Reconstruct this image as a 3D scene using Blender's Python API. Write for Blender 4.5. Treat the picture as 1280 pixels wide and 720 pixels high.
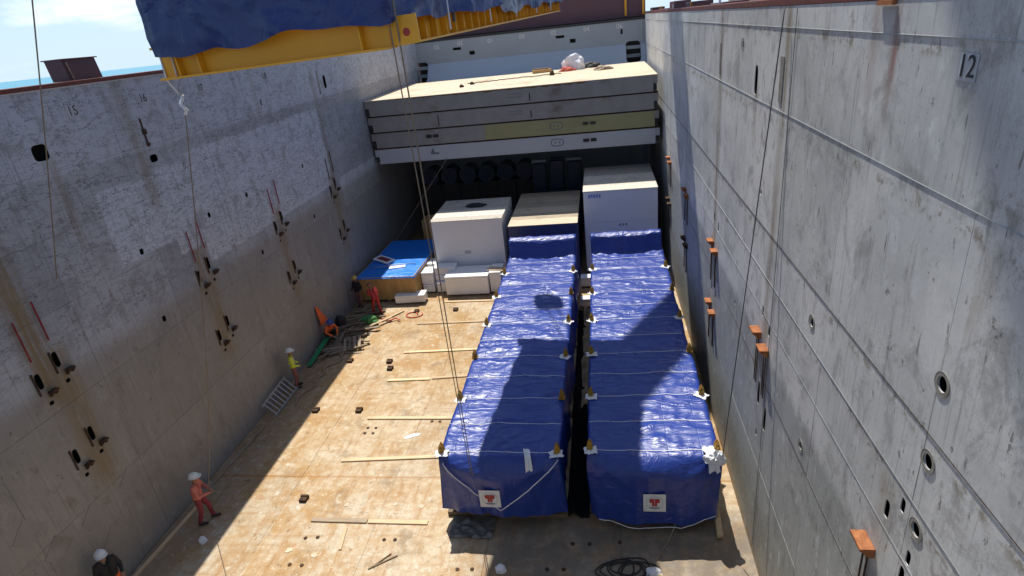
import bpy, bmesh, math, random
import numpy as np
from mathutils import Vector, Matrix, noise
from mathutils.bvhtree import BVHTree

for o in list(bpy.data.objects): bpy.data.objects.remove(o)
scene = bpy.context.scene
COL = scene.collection
R = math.radians
rng = random.Random(7)

# ------------------------------------------------------------------ camera
cam_d = bpy.data.cameras.new('camera'); cam = bpy.data.objects.new('camera', cam_d); COL.objects.link(cam)
cam_d.sensor_width = 36.0; cam_d.lens = 20.81; cam_d.clip_start = 0.05; cam_d.clip_end = 60000
cam.matrix_world = Matrix(((0.98662, 0.03956, 0.15817, 0.0),
                           (0.12788, 0.41407, -0.90122, 0.0),
                           (-0.10114, 0.90938, 0.40347, 12.5),
                           (0, 0, 0, 1)))
scene.camera = cam

# ------------------------------------------------------------------ light
SUN = Vector((0.150, -0.48, -1.0)).normalized()          # direction the light travels
sd = bpy.data.lights.new('sun', 'SUN'); sd.energy = 4.3; sd.angle = R(0.55); sd.color = (1.0, 0.95, 0.86)
so = bpy.data.objects.new('sun', sd); COL.objects.link(so)
so.rotation_euler = SUN.to_track_quat('-Z', 'Y').to_euler(); so.location = (-8, 40, 70)

world = bpy.data.worlds.new('World'); scene.world = world; world.use_nodes = True
wt = world.node_tree; wt.nodes.clear()
def wn(t, **k):
    n = wt.nodes.new(t)
    for a, b in k.items(): setattr(n, a, b)
    return n
wo = wn('ShaderNodeOutputWorld'); bg = wn('ShaderNodeBackground'); sky = wn('ShaderNodeTexSky')
sky.sky_type = 'NISHITA'; sky.sun_disc = False; sky.sun_elevation = R(63.3)
sky.sun_rotation = math.atan2(-SUN.x, -SUN.y); sky.air_density = 1.0; sky.dust_density = 0.5; sky.ozone_density = 2.0
tc = wn('ShaderNodeTexCoord')
mp = wn('ShaderNodeMapping'); mp.inputs['Scale'].default_value = (2.2, 2.2, 7.5)
cn = wn('ShaderNodeTexNoise'); cn.inputs['Scale'].default_value = 1.5; cn.inputs['Detail'].default_value = 8; cn.inputs['Roughness'].default_value = 0.58
cr = wn('ShaderNodeMapRange'); cr.interpolation_type = 'SMOOTHSTEP'
cr.inputs['From Min'].default_value = 0.50; cr.inputs['From Max'].default_value = 0.72; cr.inputs['To Max'].default_value = 0.9
mx = wn('ShaderNodeMix', data_type='RGBA'); mx.inputs['B'].default_value = (12.5, 12.9, 13.4, 1)
wt.links.new(tc.outputs['Generated'], mp.inputs['Vector']); wt.links.new(mp.outputs[0], cn.inputs['Vector'])
wt.links.new(cn.outputs['Fac'], cr.inputs['Value']); wt.links.new(cr.outputs[0], mx.inputs['Factor'])
tm = wn('ShaderNodeMix', data_type='RGBA', blend_type='MULTIPLY'); tm.inputs['Factor'].default_value = 1.0; tm.inputs['B'].default_value = (0.82, 0.97, 1.17, 1)
wt.links.new(sky.outputs[0], tm.inputs['A']); sx = wn('ShaderNodeSeparateXYZ'); hz = wn('ShaderNodeMapRange'); hz.interpolation_type = 'SMOOTHSTEP'; hm = wn('ShaderNodeMix', data_type='RGBA')
hz.inputs['From Min'].default_value = 0.30; hz.inputs['From Max'].default_value = -0.02; hz.inputs['To Max'].default_value = 0.85
hm.inputs['B'].default_value = (6.6, 8.4, 10.0, 1)
wt.links.new(tc.outputs['Generated'], sx.inputs[0]); wt.links.new(sx.outputs[2], hz.inputs['Value']); wt.links.new(hz.outputs[0], hm.inputs['Factor'])
wt.links.new(tm.outputs['Result'], hm.inputs['A']); wt.links.new(hm.outputs['Result'], mx.inputs['A']); wt.links.new(mx.outputs['Result'], bg.inputs['Color'])
bg.inputs['Strength'].default_value = 0.080
wt.links.new(bg.outputs[0], wo.inputs[0])

scene.view_settings.view_transform = 'Standard'; scene.view_settings.look = 'None'
scene.view_settings.gamma = 1.0; scene.view_settings.use_curve_mapping = False
scene.view_settings.exposure = 0.48

# ------------------------------------------------------------------ materials
class NT:
    def __init__(s, name):
        s.m = bpy.data.materials.new(name); s.m.use_nodes = True; s.t = s.m.node_tree
        s.b = s.t.nodes['Principled BSDF']; s.out = s.t.nodes['Material Output']
    def n(s, ty, **k):
        nd = s.t.nodes.new(ty)
        for a, b in k.items(): setattr(nd, a, b)
        return nd
    def put(s, sock, v):
        if hasattr(v, 'is_output'): s.t.links.new(v, sock)
        elif v is not None:
            if isinstance(v, tuple) and len(v) == 3 and len(sock.default_value) == 4: v = v + (1,)
            sock.default_value = v
    def math(s, op, a, b=None, c=None):
        nd = s.n('ShaderNodeMath', operation=op)
        s.put(nd.inputs[0], a)
        if b is not None: s.put(nd.inputs[1], b)
        if c is not None: s.put(nd.inputs[2], c)
        return nd.outputs[0]
    def mix(s, f, a, b, blend='MIX'):
        nd = s.n('ShaderNodeMix', data_type='RGBA', blend_type=blend)
        s.put(nd.inputs['Factor'], f); s.put(nd.inputs['A'], a); s.put(nd.inputs['B'], b)
        return nd.outputs['Result']
    def ss(s, v, a, b, lo=0.0, hi=1.0):
        nd = s.n('ShaderNodeMapRange', interpolation_type='SMOOTHSTEP')
        s.put(nd.inputs['Value'], v); s.put(nd.inputs['From Min'], a); s.put(nd.inputs['From Max'], b)
        s.put(nd.inputs['To Min'], lo); s.put(nd.inputs['To Max'], hi)
        return nd.outputs[0]
    def pos(s):
        if not hasattr(s, '_p'): s._p = s.n('ShaderNodeNewGeometry').outputs['Position']
        return s._p
    def obj(s): return s.n('ShaderNodeTexCoord').outputs['Object']
    def rand(s): return s.n('ShaderNodeObjectInfo').outputs['Random']
    def xyz(s):
        if not hasattr(s, '_s'):
            nd = s.n('ShaderNodeSeparateXYZ'); s.put(nd.inputs[0], s.pos()); s._s = nd.outputs
        return s._s
    def noise(s, vec, scale=1.0, detail=5, rough=0.55, sc3=None, dist=0.0):
        if sc3:
            mp_ = s.n('ShaderNodeMapping'); s.put(mp_.inputs['Vector'], vec); mp_.inputs['Scale'].default_value = sc3; vec = mp_.outputs[0]
        nd = s.n('ShaderNodeTexNoise'); s.put(nd.inputs['Vector'], vec)
        nd.inputs['Scale'].default_value = scale; nd.inputs['Detail'].default_value = detail
        nd.inputs['Roughness'].default_value = rough; nd.inputs['Distortion'].default_value = dist
        return nd.outputs['Fac']
    def voro(s, vec, scale=1.0, feature='F1', sc3=None):
        if sc3:
            mp_ = s.n('ShaderNodeMapping'); s.put(mp_.inputs['Vector'], vec); mp_.inputs['Scale'].default_value = sc3; vec = mp_.outputs[0]
        nd = s.n('ShaderNodeTexVoronoi', feature=feature); s.put(nd.inputs['Vector'], vec); nd.inputs['Scale'].default_value = scale
        return nd.outputs['Distance']
    def bump(s, h, strength=0.3, dist=0.02, prev=None):
        nd = s.n('ShaderNodeBump'); s.put(nd.inputs['Height'], h); nd.inputs['Strength'].default_value = strength
        nd.inputs['Distance'].default_value = dist
        if prev is not None: s.put(nd.inputs['Normal'], prev)
        return nd.outputs[0]
    def done(s, color, rough=0.6, normal=None, metal=0.0, spec=None):
        s.put(s.b.inputs['Base Color'], color); s.put(s.b.inputs['Roughness'], rough); s.put(s.b.inputs['Metallic'], metal)
        if normal is not None: s.put(s.b.inputs['Normal'], normal)
        if spec is not None: s.b.inputs['Specular IOR Level'].default_value = spec
        return s.m

def simple(name, c, rough=0.6, var=0.25, scale=6.0, dirt=(0.10, 0.075, 0.05), dirt_amt=0.25, metal=0.0, bump=0.15, spec=None):
    t = NT(name); o = t.obj()
    n1 = t.noise(o, scale, 6, 0.6); n2 = t.noise(o, scale * 0.35, 5, 0.6)
    dk = tuple(v * (1 - var) for v in c); lt = tuple(min(1, v * (1 + var * 0.6)) for v in c)
    col = t.mix(n1, dk, lt)
    col = t.mix(t.ss(n2, 0.55, 0.75, 0, dirt_amt), col, dirt)
    return t.done(col, rough, t.bump(n1, bump, 0.01), metal, spec)

def wall_material(name, ca, cb, side):
    t = NT(name); p = t.pos(); x, y, z = t.xyz()[0], t.xyz()[1], t.xyz()[2]
    big = t.noise(p, 0.35, 6, 0.62, (0.0, 1.0, 1.3)); mid = t.noise(p, 2.2, 7, 0.65, (0.2, 1.0, 0.8)); fine = t.noise(p, 14, 5, 0.6)
    streak = t.noise(p, 1.0, 6, 0.6, (0.3, 5.0, 0.35)); streak2 = t.noise(p, 1.0, 5, 0.65, (0.3, 14.0, 0.5))
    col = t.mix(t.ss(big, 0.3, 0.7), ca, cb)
    tint = t.ss(t.rand(), 0.0, 1.0, 0.90, 1.08)
    tn = t.n('ShaderNodeVectorMath', operation='SCALE'); t.put(tn.inputs[0], col); t.put(tn.inputs['Scale'], tint); col = tn.outputs[0]
    wob = t.math('MULTIPLY', t.math('SUBTRACT', mid, 0.5), 0.30)
    zz = t.math('ADD', z, wob); yy = t.math('ADD', y, wob)
    def box(y0, y1, z0, z1, s=0.05):
        a = t.math('MULTIPLY', t.ss(yy, y0 - s, y0 + s), t.ss(yy, y1 + s, y1 - s))
        b = t.math('MULTIPLY', t.ss(zz, z0 - s, z0 + s), t.ss(zz, z1 + s, z1 - s))
        return t.math('MULTIPLY', a, b)
    if side == 'left':
        # freshly rolled paint patch, older darker field around it, grubby lower belt
        m = t.math('MAXIMUM', box(13.5, 27.2, 7.55, 9.6), t.math('MAXIMUM', box(17.0, 27.2, 6.3, 9.9), box(15.8, 22.0, 7.0, 9.7)))
        col = t.mix(t.math('MULTIPLY', m, 0.80), col, (0.62, 0.66, 0.73))
        col = t.mix(t.math('MULTIPLY', box(28.0, 33.5, 4.9, 6.4), 0.6), col, (0.60, 0.63, 0.68))
        col = t.mix(t.math('MULTIPLY', t.ss(zz, 6.2, 5.6), 0.66), col, (0.215, 0.19, 0.15))
        col = t.mix(t.math('MULTIPLY', t.ss(zz, 10.25, 10.33), 0.65), col, (0.50, 0.54, 0.605))
        # long wandering scrape marks
        for sc, w, am in ((0.8, 0.007, 0.75), (2.2, 0.013, 0.65), (4.5, 0.020, 0.6), (9.0, 0.024, 0.5)):
            nn = t.noise(p, sc, 5, 0.62, (0.0, 0.55, 1.9))
            ln = t.ss(t.math('ABSOLUTE', t.math('SUBTRACT', nn, 0.5)), w, 0.0, 0, am)
            if sc > 3: ln = t.math('MULTIPLY', ln, t.math('ADD', t.math('MULTIPLY', m, 0.7), 0.18))
            col = t.mix(t.math('MULTIPLY', ln, t.ss(zz, 5.6, 6.6)), col, (0.075, 0.075, 0.085))
        st = [(15.5, 0.42, 8.6, 12.4, 0.5), (10.3, 0.6, 5.4, 9.8, 1.0), (10.6, 0.75, 2.6, 6.6, 0.85), (16.5, 0.65, 3.0, 7.0, 0.85), (21.6, 0.55, 2.5, 6.8, 0.75), (27.1, 0.5, 3.0, 6.8, 0.7),
              (27.4, 0.35, 2.5, 11.6, 0.5), (12.6, 0.3, 8.6, 10.7, 0.5), (22.3, .3, 10, 12.2, .3)]
    else:
        col = t.mix(t.math('MULTIPLY', t.math('MULTIPLY', t.ss(zz, 5.75, 5.45), t.ss(yy, 5.4, 5.8)), 0.62), col, (0.22, 0.232, 0.215))
        col = t.mix(t.math('MULTIPLY', t.ss(zz, 2.6, 0.6), 0.45), col, (0.27, 0.245, 0.17))
        col = t.mix(t.math('MULTIPLY', t.ss(zz, 0.5, 0.0), 0.55), col, (0.30, 0.17, 0.06))
        for sc, w, am in ((1.6, 0.006, 0.4), (3.7, 0.010, 0.35)):
            nn = t.noise(p, sc, 5, 0.6, (0.0, 1.3, 0.8))
            ln = t.ss(t.math('ABSOLUTE', t.math('SUBTRACT', nn, 0.5)), w, 0.0, 0, am)
            col = t.mix(t.math('MULTIPLY', ln, t.ss(t.noise(p, 0.9, 4), 0.45, 0.62)), col, (0.09, 0.09, 0.085))
        st = [(11.75, 0.30, 5.0, 12.35, 0.75), (17.75, 0.33, 5.6, 12.35, 0.8), (6.1, 0.3, 5.8, 7.0, 0.6), (13.75, 0.3, 9.6, 10.8, 0.35), (7.7, 0.16, 11.2, 12.3, 0.8), (5.25, 0.16, 9.2, 10.3, 0.55),
              (24.0, 0.3, 3.0, 12.3, 0.4), (29.6, .4, 2, 12, .35), (8.2, 0.25, 11.3, 12.3, 0.4), (4.9, .3, 10.9, 12.0, .5)]
    for ys, w, z0, z1, am in st:
        g = t.ss(t.math('ABSOLUTE', t.math('SUBTRACT', yy, ys)), w, 0.0)
        g = t.math('MULTIPLY', g, t.math('MULTIPLY', t.ss(zz, z0 - 0.5, z0 + 0.6), t.ss(zz, z1 + 0.2, z1 - 0.2)))
        g = t.math('MULTIPLY', g, t.ss(streak, 0.30, 0.60, 0.25, 1.0))
        red = (0.22, 0.07, 0.045) if ys in (7.7, 8.2) else (0.215, 0.155, 0.075)
        col = t.mix(t.math('MULTIPLY', g, am), col, red)
    col = t.mix(t.ss(streak2, 0.52, 0.74, 0, 0.50), col, (0.14, 0.13, 0.115))
    col = t.mix(t.ss(streak, 0.55, 0.78, 0, 0.30), col, (0.52, 0.54, 0.53))
    col = t.mix(t.ss(t.math('MULTIPLY', mid, t.ss(big, 0.2, 0.8, 0.7, 1.15)), 0.60, 0.70, 0, 0.50), col, (0.17, 0.125, 0.085))
    bl = t.noise(p, 1.5, 9, 0.74, (0.2, 1.0, 0.75), dist=0.6)
    col = t.mix(t.ss(bl, 0.50, 0.64, 0, 0.50), col, (0.19, 0.19, 0.18))
    bl2 = t.noise(p, 3.1, 8, 0.72, (0.2, 0.9, 0.6))
    col = t.mix(t.ss(bl2, 0.54, 0.68, 0, 0.55 if side == 'right' else 0.12), col, (0.66, 0.68, 0.68))
    if side == 'right':
        for zl in (10.35, 8.0, 7.05, 11.9):
            g = t.ss(t.math('ABSOLUTE', t.math('SUBTRACT', t.math('ADD', zz, t.math('MULTIPLY', big, 0.3)), zl + 0.15)), 0.16, 0.0)
            col = t.mix(t.math('MULTIPLY', g, t.ss(t.noise(p, 4.0, 8, 0.75), 0.50, 0.60, 0, 0.7)), col, (0.20, 0.165, 0.11))
        dash = t.noise(p, 1.0, 5, 0.6, (0.3, 9.0, 2.2))
        col = t.mix(t.ss(dash, 0.63, 0.70, 0, 0.75), col, (0.12, 0.11, 0.10))
    flake = t.noise(p, 5.5, 8, 0.75, (0.2, 1.0, 0.7))
    col = t.mix(t.ss(flake, 0.62, 0.67, 0, 0.70), col, (0.085, 0.075, 0.065))
    fl2 = t.noise(p, 22.0, 4, 0.7)
    col = t.mix(t.ss(fl2, 0.68, 0.76, 0, 0.45), col, (0.11, 0.08, 0.06))
    nb = t.bump(t.noise(p, 0.55, 3, 0.5), 0.35, 0.08)
    nb = t.bump(t.math('ADD', mid, t.math('MULTIPLY', fine, 0.4)), 0.35, 0.012, nb)
    return t.done(col, t.ss(fine, 0.3, 0.7, 0.48, 0.72), nb, 0.0, 0.35)

def floor_material():
    t = NT('hold_floor_paint'); p = t.pos(); x, y = t.xyz()[0], t.xyz()[1]
    big = t.noise(p, 0.22, 6, 0.65); mid = t.noise(p, 1.1, 8, 0.7); fine = t.noise(p, 9, 6, 0.7)
    lng = t.noise(p, 1.0, 7, 0.7, (3.2, 0.35, 1)); crs = t.noise(p, 1.0, 6, 0.65, (0.4, 4.5, 1))
    far = t.ss(y, 12.0, 16.5)
    col = t.mix(far, (0.44, 0.36, 0.25), (0.45, 0.32, 0.17))
    col = t.mix(t.ss(mid, 0.42, 0.58, 0, 0.85), col, (0.38, 0.215, 0.075))
    col = t.mix(t.ss(big, 0.42, 0.62, 0, 0.55), col, (0.56, 0.49, 0.37))
    col = t.mix(t.ss(lng, 0.50, 0.66, 0, 0.70), col, (0.36, 0.19, 0.065))
    col = t.mix(t.ss(crs, 0.54, 0.68, 0, 0.55), col, (0.33, 0.19, 0.08))
    col = t.mix(t.ss(fine, 0.52, 0.70, 0, 0.55), col, (0.62, 0.56, 0.44))
    col = t.mix(t.ss(t.noise(p, 3.3, 8, 0.75), 0.57, 0.66, 0, 0.80), col, (0.17, 0.10, 0.05))
    col = t.mix(t.ss(t.noise(p, 2.1, 9, 0.78, dist=1.5), 0.57, 0.64, 0, 0.65), col, (0.64, 0.60, 0.50))
    col = t.mix(t.ss(t.noise(p, 0.75, 7, 0.72), 0.53, 0.68, 0, 0.65), col, (0.20, 0.145, 0.09))
    col = t.mix(t.ss(t.noise(p, 6.5, 7, 0.75, (1.0, 0.4, 1)), 0.60, 0.68, 0, 0.55), col, (0.24, 0.15, 0.08))
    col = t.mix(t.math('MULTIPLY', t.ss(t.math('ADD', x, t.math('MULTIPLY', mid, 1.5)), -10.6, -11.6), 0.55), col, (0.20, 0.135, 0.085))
    f1 = t.noise(p, 4.5, 9, 0.8); f2 = t.noise(p, 16.0, 6, 0.75); sc1 = t.noise(p, 1.0, 6, 0.7, (11.0, 0.8, 1)); sc2 = t.noise(p, 1.0, 6, 0.7, (0.9, 9.0, 1))
    col = t.mix(t.ss(f1, 0.50, 0.60, 0, 0.55), col, (0.34, 0.20, 0.08))
    col = t.mix(t.ss(f1, 0.46, 0.38, 0, 0.55), col, (0.62, 0.55, 0.41))
    col = t.mix(t.ss(f2, 0.56, 0.66, 0, 0.45), col, (0.22, 0.14, 0.07))
    col = t.mix(t.ss(sc1, 0.57, 0.66, 0, 0.55), col, (0.27, 0.155, 0.065))
    col = t.mix(t.ss(sc2, 0.60, 0.68, 0, 0.45), col, (0.25, 0.15, 0.07))
    shade_grime = t.math('MULTIPLY', t.ss(t.math('ADD', y, t.math('MULTIPLY', mid, 1.2)), 13.6, 12.6), t.ss(t.math('ADD', x, t.math('MULTIPLY', big, 2.0)), -3.4, -1.6))  # grey grime, darkened in colour to deepen the shadow before the cargo
    col = t.mix(t.math('MULTIPLY', shade_grime, t.ss(t.noise(p, 1.6, 7, 0.7), 0.3, 0.6, 0.45, 0.9)), col, (0.155, 0.135, 0.11))
    sm = t.ss(t.math('ABSOLUTE', t.math('SUBTRACT', t.math('ADD', y, t.math('MULTIPLY', mid, 0.15)), 13.85)), 0.10, 0.0, 0, 0.55)
    col = t.mix(sm, col, (0.36, 0.17, 0.05))
    tn = t.n('ShaderNodeVectorMath', operation='SCALE'); t.put(tn.inputs[0], col); t.put(tn.inputs['Scale'], t.ss(t.rand(), 0, 1, 0.95, 1.04)); col = tn.outputs[0]
    nb = t.bump(t.math('ADD', mid, fine), 0.35, 0.012)
    return t.done(col, t.ss(mid, 0.3, 0.7, 0.55, 0.85), nb, 0, 0.3)

def tarp_material(name, c):
    t = NT(name); p = t.pos(); o = t.obj()
    cr1 = t.noise(o, 3.0, 6, 0.6, (1.0, 1.6, 1.0), dist=0.8); cr2 = t.noise(o, 11.0, 4, 0.6, dist=1.2)
    v = t.voro(o, 2.4, 'DISTANCE_TO_EDGE', (1.0, 1.7, 1.0))
    d = t.noise(o, 0.8, 6, 0.65)
    col = t.mix(d, tuple(a * 0.78 for a in c), tuple(min(1, a * 1.18) for a in c))
    col = t.mix(t.ss(t.noise(o, 1.7, 8, 0.75, (1.0, 2.0, 1.0)), 0.58, 0.80, 0, 0.30), col, (0.24, 0.30, 0.55))
    sp = t.n('ShaderNodeSeparateXYZ'); t.put(sp.inputs[0], o)
    fold = t.math('MINIMUM', t.math('ABSOLUTE', t.math('SUBTRACT', t.math('PINGPONG', sp.outputs[0], 0.81), 0.40)),
                  t.math('ABSOLUTE', t.math('SUBTRACT', t.math('PINGPONG', sp.outputs[1], 0.9), 0.45)))
    def ridge(sc, sc3, dist=0.6):
        n_ = t.noise(o, sc, 3, 0.55, sc3, dist=dist)
        return t.ss(t.math('ABSOLUTE', t.math('SUBTRACT', n_, 0.5)), 0.10, 0.0)
    r1 = ridge(0.8, (0.7, 2.2, 1.0)); r2 = ridge(1.7, (0.9, 1.6, 1.2), 1.0)
    msk = t.ss(t.noise(o, 0.9, 3, 0.5), 0.40, 0.62)
    h = t.math('ADD', t.math('MULTIPLY', r1, 0.7), t.math('MULTIPLY', t.math('MULTIPLY', r2, msk), 0.6))
    h = t.math('ADD', h, t.math('MULTIPLY', cr1, 0.7))
    nb = t.bump(h, 0.42, 0.04); nb = t.bump(cr2, 0.10, 0.010, nb); nb = t.bump(t.ss(fold, 0.0, 0.02), 0.35, 0.01, nb)
    return t.done(col, t.ss(d, 0.3, 0.7, 0.33, 0.46), nb, 0, 0.6)

def wood(name, a, b, sc=(1.0, 14.0, 14.0), rough=0.75):
    t = NT(name); o = t.obj()
    g = t.noise(o, 1.6, 7, 0.65, sc); n2 = t.noise(o, 1.3, 5, 0.6)
    col = t.mix(t.ss(g, 0.3, 0.7), a, b); col = t.mix(t.ss(n2, 0.52, 0.75, 0, 0.45), col, tuple(v * 0.45 for v in a))
    tn = t.n('ShaderNodeVectorMath', operation='SCALE'); t.put(tn.inputs[0], col); t.put(tn.inputs['Scale'], t.ss(t.rand(), 0, 1, 0.75, 1.15)); col = tn.outputs[0]
    return t.done(col, rough, t.bump(g, 0.3, 0.01), 0, 0.25)

def rusty(name, a, b, rough=0.85):
    t = NT(name); o = t.pos(); n1 = t.noise(o, 7, 8, 0.7); n2 = t.noise(o, 30, 4, 0.6)
    col = t.mix(t.ss(n1, 0.3, 0.7), a, b)
    return t.done(col, rough, t.bump(t.math('ADD', n1, n2), 0.5, 0.01), 0, 0.2)

M = {}
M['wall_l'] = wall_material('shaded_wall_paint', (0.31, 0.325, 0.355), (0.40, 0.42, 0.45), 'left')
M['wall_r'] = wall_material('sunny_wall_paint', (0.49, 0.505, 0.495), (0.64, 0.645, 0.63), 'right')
M['wall_end'] = simple('end_wall_paint', (0.27, 0.315, 0.355), 0.5, 0.14, 0.8, (0.15, 0.15, 0.14), 0.35)
M['wall_end_lo'] = simple('end_wall_skylit_paint', (0.36, 0.42, 0.48), 0.5, 0.10, 0.8, (0.2, 0.2, 0.2), 0.3)  # end wall paint lightened: skylight on the sloped plate put into the colour
M['backing'] = simple('dark_void_steel', (0.05, 0.045, 0.04), 0.9)
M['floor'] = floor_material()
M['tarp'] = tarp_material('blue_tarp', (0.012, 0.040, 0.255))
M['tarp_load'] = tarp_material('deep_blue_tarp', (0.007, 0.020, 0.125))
M['cap'] = rusty('red_oxide_paint', (0.20, 0.065, 0.055), (0.13, 0.05, 0.04), 0.6)
M['rust'] = rusty('orange_rust', (0.42, 0.17, 0.07), (0.22, 0.08, 0.035))
M['rust_dark'] = rusty('dark_rust', (0.10, 0.055, 0.03), (0.035, 0.025, 0.02))
M['rod'] = rusty('red_rod_paint', (0.33, 0.03, 0.04), (0.20, 0.03, 0.03), 0.5)
M['maroon'] = simple('maroon_paint', (0.115, 0.045, 0.055), 0.5, 0.25, 1.5)
M['weld'] = simple('weld_bead', (0.44, 0.46, 0.46), 0.6, 0.2, 4)
M['ring'] = simple('doubler_ring_paint', (0.27, 0.26, 0.23), 0.65, 0.4, 12, (0.12, 0.08, 0.04), 0.8)
M['cream'] = simple('dusty_deck_top', (0.62, 0.50, 0.36), 0.85, 0.25, 1.2, (0.30, 0.17, 0.08), 0.6)
M['pont_a'] = simple('weathered_grey_paint', (0.27, 0.26, 0.245), 0.65, 0.30, 1.7, (0.13, 0.10, 0.07), 0.75)
M['pont_b'] = simple('clean_grey_paint', (0.42, 0.44, 0.47), 0.6, 0.08, 1.1, (0.3, 0.3, 0.3), 0.3)
M['olive'] = simple('olive_paint', (0.30, 0.285, 0.14), 0.65, 0.16, 1.2, (0.2, 0.17, 0.09), 0.4)
M['black'] = simple('black_matter', (0.022, 0.022, 0.024), 0.7, 0.3, 10, (0.05, 0.04, 0.03), 0.2)
M['mark'] = simple('stencil_black', (0.035, 0.037, 0.042), 0.7, 0.3, 20, (0.2, 0.2, 0.2), 0.3)
M['markw'] = simple('stencil_white', (0.62, 0.63, 0.62), 0.7, 0.2, 14, (0.3, 0.3, 0.3), 0.5)
M['markg'] = simple('stencil_grey', (0.15, 0.16, 0.18), 0.7, 0.2, 20)
M['yellow'] = simple('yellow_beam_paint', (0.84, 0.38, 0.015), 0.45, 0.12, 1.2, (0.25, 0.13, 0.03), 0.4)
M['white'] = simple('white_crate_sheet', (0.76, 0.77, 0.79), 0.55, 0.06, 1.0, (0.42, 0.42, 0.42), 0.35)
M['foam'] = simple('white_wrap', (0.86, 0.86, 0.86), 0.5, 0.05, 3.0, (0.5, 0.5, 0.5), 0.3)
M['crtop'] = wood('crate_top_sheet', (0.62, 0.57, 0.49), (0.52, 0.47, 0.40), (8, 0.8, 1))
M['navy'] = simple('navy_cover', (0.035, 0.05, 0.13), 0.5, 0.25, 2)
M['bluetop'] = tarp_material('cyan_blue_cover', (0.01, 0.20, 0.72))
M['ply'] = wood('crate_plywood', (0.52, 0.33, 0.13), (0.42, 0.25, 0.09), (6, 1, 1))
M['plank'] = wood('pale_plank', (0.70, 0.52, 0.33), (0.60, 0.43, 0.25), (1, 14, 14))
M['plank_g'] = wood('grey_plank', (0.36, 0.29, 0.21), (0.27, 0.20, 0.13), (1, 14, 14))
M['timber'] = wood('old_dunnage', (0.26, 0.19, 0.125), (0.16, 0.115, 0.075), (1, 10, 10))
M['rope'] = simple('natural_rope', (0.24, 0.19, 0.14), 0.9, 0.25, 30)
M['wire'] = simple('steel_wire', (0.10, 0.095, 0.09), 0.5, 0.3, 30)
M['strap'] = simple('white_webbing', (0.72, 0.72, 0.74), 0.7, 0.12, 10)
M['gold'] = simple('brass_yellow_lug', (0.42, 0.24, 0.03), 0.45, 0.25, 12, (0.12, 0.06, 0.03), 0.5)
M['cloth'] = simple('white_cloth', (0.74, 0.75, 0.78), 0.85, 0.12, 6)
M['redmark'] = simple('red_print', (0.42, 0.035, 0.03), 0.6, 0.1, 10, (0.3, 0.05, 0.05), 0.1)
M['alu'] = simple('aluminium', (0.52, 0.53, 0.55), 0.4, 0.15, 12, metal=0.6)
M['green'] = simple('green_plastic', (0.02, 0.24, 0.10), 0.5, 0.2, 8)
M['greennet'] = simple('green_net', (0.05, 0.20, 0.05), 0.8, 0.3, 20)
M['orange'] = simple('orange_cloth', (0.75, 0.14, 0.025), 0.7, 0.2, 8)
M['skin'] = simple('skin', (0.30, 0.16, 0.10), 0.6, 0.1, 10, bump=0.02)
M['hair'] = simple('hair', (0.02, 0.015, 0.012), 0.7, 0.2, 20)
M['boot'] = simple('boot_leather', (0.025, 0.02, 0.018), 0.6, 0.2, 10)
M['coral'] = simple('coral_jacket', (0.55, 0.17, 0.13), 0.8, 0.12, 8)
M['darkred'] = simple('dark_red_trousers', (0.24, 0.035, 0.05), 0.8, 0.15, 8)
M['redsuit'] = simple('red_coverall', (0.40, 0.03, 0.03), 0.8, 0.15, 8)
M['hivis'] = simple('yellow_vest', (0.62, 0.70, 0.05), 0.7, 0.1, 8)
M['brownred'] = simple('brown_red_trousers', (0.26, 0.10, 0.09), 0.8, 0.15, 8)
M['darkcloth'] = simple('black_clothes', (0.022, 0.022, 0.024), 0.85, 0.2, 8)
M['helmet'] = simple('white_helmet', (0.74, 0.75, 0.72), 0.3, 0.06, 8, dirt_amt=0.1)
M['helmet_b'] = simple('blue_helmet', (0.04, 0.08, 0.30), 0.3, 0.06, 8)
M['helmet_y'] = simple('yellow_helmet', (0.60, 0.42, 0.10), 0.3, 0.06, 8)
M['reflect'] = simple('reflective_band', (0.68, 0.69, 0.66), 0.4, 0.06, 8)
M['deck'] = simple('ship_deck_paint', (0.14, 0.06, 0.055), 0.7, 0.25, 1.0)
M['crane'] = simple('crane_paint', (0.55, 0.50, 0.36), 0.5, 0.1, 1.0)
M['pinkrope'] = simple('red_rope', (0.60, 0.12, 0.08), 0.8, 0.2, 10)
M['bundle'] = simple('blue_white_wrap', (0.02, 0.03, 0.06), 0.5, 0.5, 2.0, (0.12, 0.13, 0.15), 0.4)
def sea_material():
    t = NT('sea_water'); p = t.pos()
    n1 = t.noise(p, 0.02, 5, 0.6, (1, 3, 1)); n2 = t.noise(p, 0.4, 4, 0.6)
    col = t.mix(n1, (0.06, 0.26, 0.36), (0.09, 0.33, 0.42))
    return t.done(col, 0.35, t.bump(n2, 0.5, 0.4), 0, 0.4)
M['sea'] = sea_material()

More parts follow.
